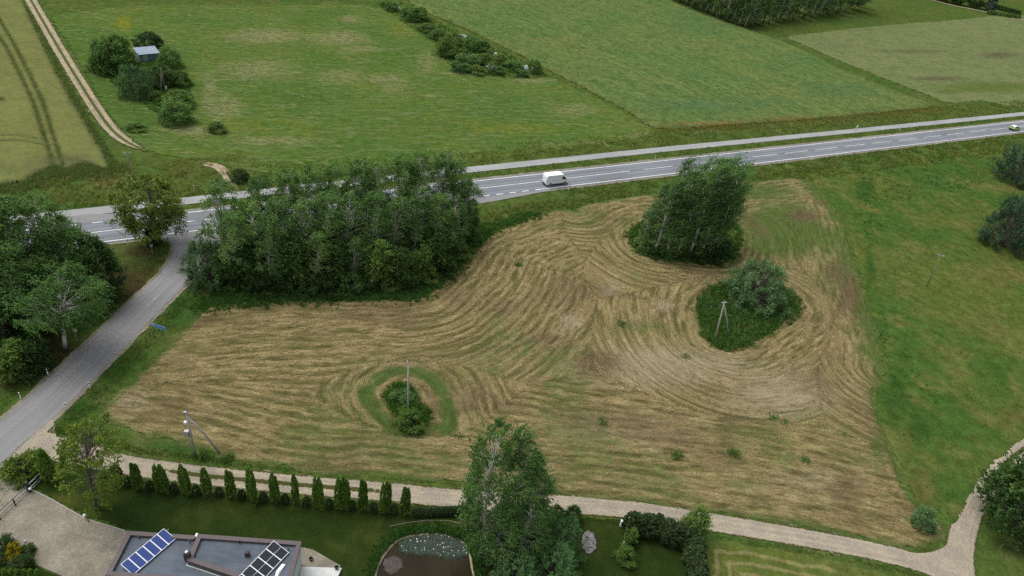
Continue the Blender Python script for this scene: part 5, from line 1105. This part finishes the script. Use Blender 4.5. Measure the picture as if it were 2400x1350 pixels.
MB().box((0, 0, .27), (3.6, 1.5, .18)).build('shadow_underbody', M['black'], car)  # black box added under the car to deepen its shadow on the road
MB().box((-1.99, 0, .48), (.08, 1.6, .26)).build('rear_bumper', M['black'], cbody, bevel=.03)
tag(car, 'small lime green hatchback with a highlight on its roof on the highway', 'car')

# ------------------------------------------------------------------ far shed
def seam_mat(name, c, sc=2.2):
    t = NT(name); g = t.n('ShaderNodeTexCoord').outputs['Object']
    x = t.n('ShaderNodeSeparateXYZ', {0: g}).outputs[0]; w = t.math('SINE', t.math('MULTIPLY', x, 2 * math.pi * sc))
    return t.out(t.mul(c, t.rng(t.noise(g, 1.2, 4, .6), .25, .75, .85, 1.12)), .45, .4, bump=w, bdist=.03)
M['shed_wall'] = seam_mat('blue_sheet_metal', (.14, .20, .27, 1)); M['shed_roof'] = seam_mat('pale_sheet_metal', (.20, .265, .335, 1))
a, c = G(331, 146), G(372, 142); az = math.atan2(*(c - a)[1::-1]); mid = (a + c) / 2
shed = empty('shed', (mid[0], mid[1], 0), az)
W_, D_, H_ = 5.0, 3.2, 2.0
MB().box((0, D_ / 2, H_ / 2), (W_, D_, H_)).build('wall', M['shed_wall'], shed)
sr = MB(); sr.add([(-W_ / 2 - .25, -.3, H_ + .02), (W_ / 2 + .25, -.3, H_ + .02), (W_ / 2 + .25, D_ + .3, H_ + .75), (-W_ / 2 - .25, D_ + .3, H_ + .75), (-W_ / 2 - .25, -.3, H_ + .10), (W_ / 2 + .25, -.3, H_ + .10), (W_ / 2 + .25, D_ + .3, H_ + .83), (-W_ / 2 - .25, D_ + .3, H_ + .83)], [(0, 3, 2, 1), (4, 5, 6, 7), (0, 1, 5, 4), (2, 3, 7, 6), (1, 2, 6, 5), (0, 4, 7, 3)])
sr.build('roof', M['shed_roof'], shed)
MB().add([(-W_ / 2, D_, H_), (W_ / 2, D_, H_), (W_ / 2, D_, H_ + .70), (-W_ / 2, D_, H_ + .70), (-W_ / 2, 0, H_ + .01), (W_ / 2, 0, H_ + .01)], [(0, 1, 2, 3), (0, 3, 4), (1, 5, 2)]).build('gable', M['shed_wall'], shed)
MB().box((-1.0, -.015, .95), (1.2, .04, 1.9)).build('door', M['galv'], shed, bevel=.01)
tag(shed, 'blue grey sheet metal shed among bushes in the far meadow', 'shed')

# ------------------------------------------------------------------ house with flat roof
def cellmat(name, c, lc, nx, ny, lw):
    t = NT(name); g = t.n('ShaderNodeTexCoord').outputs['Object']; sp_ = t.n('ShaderNodeSeparateXYZ', {0: g}).outputs
    def grid(v, n):
        f = t.math('ABSOLUTE', t.math('SUBTRACT', t.math('FRACT', t.math('MULTIPLY', v, n)), .5))
        return t.math('GREATER_THAN', f, .5 - lw * n)
    f = t.math('MAXIMUM', grid(sp_[0], nx), grid(sp_[1], ny))
    return t.out(t.mix(f, c, lc), .18, .22)
M['cell_blue'] = cellmat('blue_solar_cells', (.012, .032, .16, 1), (.08, .12, .26, 1), 7.0, 6.2, .008)
M['cell_black'] = cellmat('black_solar_cells', (.010, .014, .020, 1), (.055, .075, .085, 1), 7.5, .01, .012)
M['wall_pale'] = plain('pale_render', (.47, .53, .50, 1), .85, .15, .05, 1.0)
def roofmat():
    t = NT('roof_felt'); g = t.n('ShaderNodeTexCoord').outputs['Object']
    st = t.noise(t.mapping(g, .1, (.25, 1.6, 1)), 1.6, 5, .65); big = t.noise(g, .35, 4, .6)
    c = t.mul((.088, .108, .132, 1), t.rng(big, .3, .7, .82, 1.15)); c = t.mul(c, t.rng(st, .3, .7, .9, 1.1))
    y = t.n('ShaderNodeSeparateXYZ', {0: g}).outputs[1]
    seam = t.math('GREATER_THAN', t.math('ABSOLUTE', t.math('SUBTRACT', t.math('FRACT', t.math('MULTIPLY', y, 1.0)), .5)), .485)
    c = t.mix(t.math('MULTIPLY', seam, .35), c, (.05, .06, .075, 1))
    return t.out(c, .8, .25, bump=st, bdist=.01)
M['felt'] = roofmat()
M['cap'] = plain('brown_coping', (.085, .066, .068, 1), .55, .35, .15, 1.5)
M['chim'] = plain('brown_chimney', (.06, .04, .038, 1), .6, .3, .2, 3)
M['slab'] = plain('white_concrete', (.52, .53, .51, 1), .85, .15, .14, .8)
HA = G(300, 1243, 3.8); e1 = math.radians(5.62)
house = empty('house', (HA[0], HA[1], 0), e1)
low = [(0, 0), (7.0, 0), (7.0, -3.0), (12.2, -4.4), (12.2, -4.95), (0, -4.95)]
high = [(7.0, 0), (17.44, 0), (17.44, -9.0), (12.2, -9.0), (12.2, -4.4), (7.0, -3.0)]
def inset(poly, d):
    out = []; n = len(poly)
    for i in range(n):
        p0, p1, p2 = Vector(poly[i - 1]), Vector(poly[i]), Vector(poly[(i + 1) % n])
        a = (p1 - p0).normalized(); b = (p2 - p1).normalized(); na = Vector((a.y, -a.x)); nb = Vector((b.y, -b.x))
        m = (na + nb); m = m / max(m.dot(na), .2); out.append(tuple(p1 + m * d))
    return out
MB().prism(inset(low, .06), 0, 3.3).build('wall', M['wall_pale'], house)
MB().prism(inset(high, .06), 0, 3.62).build('wall', M['wall_pale'], house)
MB().prism(inset(low, .2), 3.3, 3.34).build('roof', M['felt'], house)
MB().prism(inset(high, .2), 3.62, 3.66).build('roof', M['felt'], house)
def coping(poly, z0, z1, wd, skip=()):
    n = len(poly); inn = inset(poly, wd); out_ = inset(poly, -.05)
    for i in range(n):
        if i in skip: continue
        j = (i + 1) % n; L = math.hypot(poly[j][0] - poly[i][0], poly[j][1] - poly[i][1]); m = max(1, round(L / 2.1))
        for k in range(m):
            f0 = k / m + (.004 / max(L, .1) if k else 0); f1 = (k + 1) / m - (.004 / max(L, .1) if k < m - 1 else 0)
            lp = lambda a, b, f: (a[0] + (b[0] - a[0]) * f, a[1] + (b[1] - a[1]) * f)
            q = [lp(out_[i], out_[j], f0), lp(out_[i], out_[j], f1), lp(inn[i], inn[j], f1), lp(inn[i], inn[j], f0)]
            MB().prism(q, z0, z1).build('coping', M['cap'], house)
coping(low, 3.28, 3.68, .42, skip=(1, 2)); coping(high, 3.60, 3.98, .42, skip=(3, 4, 5)); coping(high, 3.345, 3.98, .42, skip=(0, 1, 2))
def hl(px, py, h): 
    p = G(px, py, h) - np.array([HA[0], HA[1], 0]); c, s_ = math.cos(-e1), math.sin(-e1); return (p[0] * c - p[1] * s_, p[0] * s_ + p[1] * c)
def chimney(px, py, z, hh, w, cap):
    x, y = hl(px, py, z); o_ = MB().box((x, y, z + hh / 2 - .05), (w, w * .85, hh)).build('chimney', M['chim'], house, bevel=.02)
    if cap: MB().lathe([(w * .3, 0), (w * .3, .12), (w * .22, .14)], (x, y, z + hh - .05), 10).build('flue', M['galv'], o_)
chimney(441, 1311, 3.4, 1.25, .55, True); chimney(580, 1303, 3.66, .75, .42, False)
for px, py in ((326, 1263), (445, 1273), (562, 1277), (676, 1293)):
    x, y = hl(px, py, 3.4); MB().lathe([(.05, -.1), (.05, .35), (.10, .36), (.10, .42)], (x, y, 3.45 if px < 460 else 3.72), 8).build('vent_pipe', M['black'], house)
sx_, sy_ = hl(461, 1256, 3.7); MB().box((sx_, sy_, 3.82), (.22, .4, .2)).build('camera_box', M['white'], house, bevel=.03)
for k, (px, z) in enumerate(((684, 1.0),)):
    pass
tag(house, 'single storey house with flat grey roof and brown copings', 'house')
def solar(name, label, p0, p1, p2, n, z0, tilt_h, mat, half):
    """n panels from corner p0 towards p1; p2 fixes the panel length direction"""
    A0 = Vector(G(*p0, z0)); A1 = Vector(G(*p1, z0)); A2 = Vector(G(*p2, z0))
    ex = (A1 - A0); L = ex.length; ex.normalize(); ey = (A2 - A0); ey = ey - ex * ey.dot(ex); W = ey.length; ey.normalize()
    up = Vector((0, 0, 1)); t = math.atan2(tilt_h, W); eyt = (ey * math.cos(t) - up * math.sin(t)).normalized(); nz = ex.cross(eyt)
    if nz.z < 0: nz = -nz
    root = empty(name, A0 + up * (tilt_h)); pw = L / n
    Rm = Matrix((ex, eyt, nz)).transposed()
    for i in range(n):
        c = ex * (pw * (i + .5)) + eyt * (W / math.cos(t) / 2)
        Wt = W / math.cos(t)
        po = bpy.data.objects.new('panel', None); 
        f = MB()
        for sgn in (-1, 1):
            f.box((sgn * (pw / 2 - .022), 0, 0), (.044, Wt, .045)); f.box((0, sgn * (Wt / 2 - .022), .001), (pw - .088, .044, .043))
        if half: f.box((0, 0, .002), (pw - .09, .022, .04))
        fo = f.build('panel', M['white'], root); fo.matrix_local = Matrix.Translation(c) @ Rm.to_4x4()
        cc = MB().box((0, 0, -.006), (pw - .09, Wt - .09, .03)).build('cells', M[mat], fo)
    rail = MB()
    for f in (.22, .78):
        a_ = ex * (-.28) + eyt * W * f - nz * .05; b_ = ex * (L + .1) + eyt * W * f - nz * .05; rail.tube([a_, b_], .03, 4)
    rail.build('rail', M['galv'], root)
    leg = MB()
    for i in range(0, n + 1, 2):
        for f in (.12, .9):
            p = ex * (pw * i) + eyt * W * f; leg.tube([p - nz * .06, Vector((p.x, p.y, -tilt_h - .12))], .025, 4)
    leg.build('leg', M['galv'], root)
    tag(root, label, 'solar array'); return root
solar('solar_array', 'row of six blue solar panels on the left roof', (385, 1244), (284, 1328), (405.5, 1268), 6, 3.55, .38, 'cell_blue', False)
solar('solar_array', 'double row of black solar panels on the right roof', (642, 1273), (526, 1392), (670.5, 1302), 6, 3.85, .42, 'cell_black', True)
# white sheet lying on the roof
wsx = [hl(px, py, 3.7) for px, py in ((661, 1321), (669, 1325), (656, 1345), (648, 1362), (641, 1362), (648, 1340))]
ws = MB(); ws.add([(x, y, 3.70 + .12 * (i % 2)) for i, (x, y) in enumerate(wsx)] + [(sum(p[0] for p in wsx) / 6, sum(p[1] for p in wsx) / 6, 3.92)], [(i, (i + 1) % 6, 6) for i in range(6)] + [tuple(range(6))[::-1]])
wo_ = ws.build('roof_cover', M['white'], None); wo_.location = (HA[0], HA[1], 0); wo_.rotation_euler = (0, 0, e1); tag(wo_, 'bright white cover lying on the right roof edge', 'cover')
# terrace and gravel margin right of the house
tq = GP([(706, 1328), (801, 1331), (790, 1356), (765, 1400), (690, 1395)], .3); tr = MB().prism([tuple(p) for p in tq[::-1]], .0, .32).build('terrace', M['slab'], bevel=.02); tag(tr, kind='structure')
flat('gravel_margin', GP([(700, 1282), (716, 1285), (732, 1288), (798, 1326), (790, 1345), (700, 1345)]), .055, M['yard'])
for px, py, lb in ((729, 1313, 'dark round planter on the gravel by the terrace'), (789, 1337, 'dark planter on the terrace corner')):
    p = G(px, py); q = MB().lathe([(.16, 0), (.22, .3), (.2, .3), (.16, .1)], (0, 0, .06 if px < 750 else .33), 12).build('planter', M['black'], None, loc=(p[0], p[1], 0)); tag(q, lb, 'planter')

# ------------------------------------------------------------------ gate, lamps, garden things
def railing(name, a, b, label, posts, cat, mt='black', hh=1.15):
    a, b = np.array(a), np.array(b); d = b - a; L = float(np.hypot(*d)); o = empty(name, (a[0], a[1], 0), math.atan2(d[1], d[0]))
    for z in (.18, .55, hh): MB().box((L / 2, 0, z), (L, .04, .06)).build('rail', M[mt], o)
    for f in posts: MB().box((L * f, 0, hh / 2), (.11, .11, hh + .08)).build('post', M['black'], o, bevel=.01)
    tag(o, label, cat)
g0, g1, g2, g3 = [G(*p)[:2] for p in ((106, 1118), (70, 1154), (33, 1188), (-60, 1275))]
railing('fence', g0, g1 + (g0 - g1) * .04, 'thin dark rail fence between thuja and gate post', (0.02,), 'fence', 'galv')
railing('gate', g1, g3, 'black sliding gate with three rails across the yard', (.0, .27, .55, .8), 'gate')
gp = G(70, 1153); q = MB().box((gp[0] - .12, gp[1] + .1, .75), (.28, .28, 1.5)).build('gate_post', M['black'], None, bevel=.02); tag(q, 'thick dark post at the end of the sliding gate', 'post')
def globe(px, py, lb, hh=.55, r=.17):
    p = G(px, py); o = empty('globe_lamp', (p[0], p[1], 0)); MB().tube([(0, 0, 0), (0, 0, hh)], .04, 7).build('post', M['black'], o)
    MB().lathe([(.02, -r)] + [(r * math.sin(a), -r * math.cos(a)) for a in np.linspace(.2, math.pi - .2, 8)] + [(.02, r)], (0, 0, hh + r * .9), 12).build('globe', M['white'], o, smooth_shade=True); tag(o, lb, 'lamp')
globe(74, 1155, 'white globe lamp beside the gate post'); globe(201, 1217, 'white globe lamp on the yard edge below the pale trunk')
p = G(1456, 1233); o = empty('utility_box', (p[0], p[1], 0), .1); MB().box((0, 0, .5), (.42, .3, 1.0)).build('cabinet', M['white'], o, bevel=.02); MB().box((0, -.155, .55), (.34, .012, .8)).build('door', M['lamp_clear'], o); MB().box((0, 0, 1.02), (.48, .36, .05)).build('lid', M['white'], o, bevel=.01); tag(o, 'white utility box beside the gravel lane', 'utility box')
p = G(1457, 1282); o = empty('garden_post', (p[0], p[1], 0)); MB().tube([(0, 0, 0), (.08, .03, .95)], .045, 7).build('post', M['white'], o); MB().box((.08, .03, .97), (.13, .13, .05)).build('post_cap', M['galv'], o); tag(o, 'short white post above the round shrub', 'post')
def stones(name, px, py, rx, ry, n, size, lb, mat='stone', heap=.5, seed=0):
    rng = np.random.default_rng(seed); m = MB(); c = G(px, py)
    for i in range(n):
        a = rng.uniform(0, 6.28); r = math.sqrt(rng.uniform(0, 1)); x, y = rx * r * math.cos(a), ry * r * math.sin(a); s_ = size * rng.uniform(.5, 1.3)
        z = heap * (1 - r) * rng.uniform(.2, 1)
        V = [(x + s_ * sx * rng.uniform(.6, 1.1), y + s_ * sy * rng.uniform(.6, 1.1), z + s_ * .7 * sz * rng.uniform(.6, 1.1)) for sx in (-.5, .5) for sy in (-.5, .5) for sz in (-.5, .5)]
        m.add(V, [(0, 1, 3, 2), (4, 6, 7, 5), (0, 4, 5, 1), (2, 3, 7, 6), (0, 2, 6, 4), (1, 5, 7, 3)])
    o = m.build(name, M[mat], None, loc=(c[0], c[1], .03)); tag(o, lb, 'stones'); return o
stones('stone_pile', 1380, 1272, .75, 1.5, 170, .3, 'oval heap of grey stones on the lawn', heap=.5)
M['stone_pale'] = plain('pale_stone', (.42, .42, .44, 1), .85, .1, .3, 1.4)
for i, (x, y, rx, lb) in enumerate([(928, 20, 2.2, 'grey stone heap at the top of the stony strip'), (1084, 86, 1.3, 'small stone heap by the crop in the stony strip'), (1146, 125, 2.6, 'stone heap among bushes in the stony strip'), (1152, 159, 2.2, 'stone heap at the meadow side of the stony strip'), (1232, 161, 3.0, 'pale stone heap at the right end of the stony strip')]):
    stones('stone_heap', x, y, rx, rx * .7, 40, .75, lb, 'stone_pale', .8, i + 3)
# pond
t = NT('pond_water'); g = t.pos(); n_ = t.noise(g, 1.6, 3, .5)
M['water'] = t.out(t.mix(t.rng(t.noise(g, .25, 3, .5), .35, .65), (.026, .021, .010), (.018, .015, .008)), .08, .10, bump=n_, bdist=.004)
po = flat('pond', POND, .012, M['water']); 
rim = ribbon('pond_rim', np.vstack([POND, POND[:1]]), .13, .045, M['sandtrack'], .08, .3)
lily = pts_in(smooth(GP([(945, 1290), (950, 1266), (1000, 1256), (1060, 1260), (1090, 1284), (1094, 1300), (1060, 1306), (1000, 1298)]), 5), 3000); lily[:, 2] = .03
t_lily = []
for i in range(3):
    rng = np.random.default_rng(i); V = []; Fs = []
    for k in range(3):
        cx, cy = rng.normal(size=2) * .16; r = rng.uniform(.09, .17); q0 = len(V); tz = rng.uniform(.0, .05)
        V += [(cx + r * math.cos(a), cy + r * math.sin(a), tz + .03 * math.cos(a + k)) for a in np.linspace(0, 2 * math.pi, 9)[:-1]]; Fs.append([q0 + j for j in range(8)])
    t_lily.append(mesh_np('lily', V, Fs, {'v': rng.uniform(0, 1, len(V))}, False, [M['lily']]))
scatter('lily_pads', lily, t_lily, 1.0, label='grey green lily pads on the pond', cat='lily pads')
M['bloom'] = plain('lily_bloom', (.75, .75, .68, 1), .6, .2, .1)
t_bl = [mesh_np('bloom', [(.07 * math.cos(a) * (1 if i % 2 else .4), .07 * math.sin(a) * (1 if i % 2 else .4), .1 if i % 2 else .05) for i, a in enumerate(np.linspace(0, 2 * math.pi, 13)[:-1])], [list(range(12))], None, False, [M['bloom']])]
lb_ = lily[RNG.permutation(len(lily))[:45]].copy(); lb_[:, 2] = .06; scatter('lily_blooms', lb_, t_bl, 1.0, label='small white lily blooms among the pads', cat='flowers')
dk = pts_in(smooth(GP([(900, 1318), (925, 1306), (940, 1318), (935, 1338), (910, 1342)]), 4), 400); dk[:, 2] = .02
M['algae'] = leaf_mat('brown_waterweed', (.05, .04, .035, 1), (.09, .075, .065, 1), (.13, .11, .10, 1), trans=0, gain=1)
scatter('waterweed', dk, [tuft_mesh('weed_tuft', 77, 10, .3, .1, 1.2, .03, M['algae'], .9)], .9, label='brown floating waterweed in the pond', cat='waterweed')
bank = along(np.vstack([POND, POND[:1]]), 3400, .55); bank = bank[sdf(bank[:, :2], POND)[0] < -.2]; scatter('pond_reeds', bank, t_lush, .62, label='green reeds and sedges round the pond', cat='reeds')
MB().tube([(*G(x, y)[:2], .04) for x, y in ((913, 1234), (950, 1226), (1000, 1220), (1050, 1220), (1078, 1227))], .04, 5).build('garden_hose', M['wood'], None); bpy.data.objects['garden_hose']['label'] = 'thin pale edging curving across the lawn above the pond'; bpy.data.objects['garden_hose']['category'] = 'edging'
# flower bed in the yard corner
flat('flower_bed', GP([(-20, 1262), (30, 1262), (62, 1276), (88, 1290), (86, 1310), (76, 1326), (0, 1322), (-30, 1310)]), .062, M['shoulder'])
flat('lawn_corner', GP([(-40, 1322), (76, 1326), (150, 1356), (140, 1420), (-60, 1420)]), .056, M['lawn'])
for x, y, ty, p, lb, wd in [(12, 1290, 1262, SHRUB[0], 'dark clipped ball shrub at the left frame edge of the flower bed', 2.1), (68, 1294, 1278, SHRUB[0], 'small green cushion shrub in the flower bed', 1.3), (55, 1335, 1306, DARK[0], 'dark spiky shrub at the front of the flower bed', 1.9), (5, 1312, 1295, DARK[0], 'dark low shrub under the ball shrub', 1.4)]:
    put(p, 'garden_shrub', x, y, ty, lb, 'shrub', wide=wd)
gold = proto(140, 4, 4.6, p_bush, .02, 60, .75, dict(strands=12, per=8, mix=(.6, .5, .1, .5), droop=.2, wbend=.1, L=.3, W=.2), 'leaf_gold', 'bark', stems=4, branch_keep=.5, limb=.1, r0=.08)
put(gold, 'garden_shrub', 37, 1303, 1277, 'bright yellow shrub in the flower bed', 'shrub', wide=1.5)
for i in range(7): put(THUJA[3], 'young_thuja', 6 + 15 * i, 1362 + 2 * (i % 2), 1334, 'small bright thuja in the row at the bottom left corner', 'thuja', 'small thujas in the bottom left corner', wide=.8, spin=i)
for i, (x, y) in enumerate([(70, 1305), (75, 1312), (66, 1313), (72, 1300), (40, 1275), (60, 1270)]):
    p = G(x, y); q = MB().box((0, 0, .1), (.3, .22, .2), i).build('bed_stone', M['stone_pale'], None, loc=(p[0], p[1], .05), bevel=.05); tag(q, 'white stone in the gravel flower bed', 'stone', 'white stones of the flower bed')
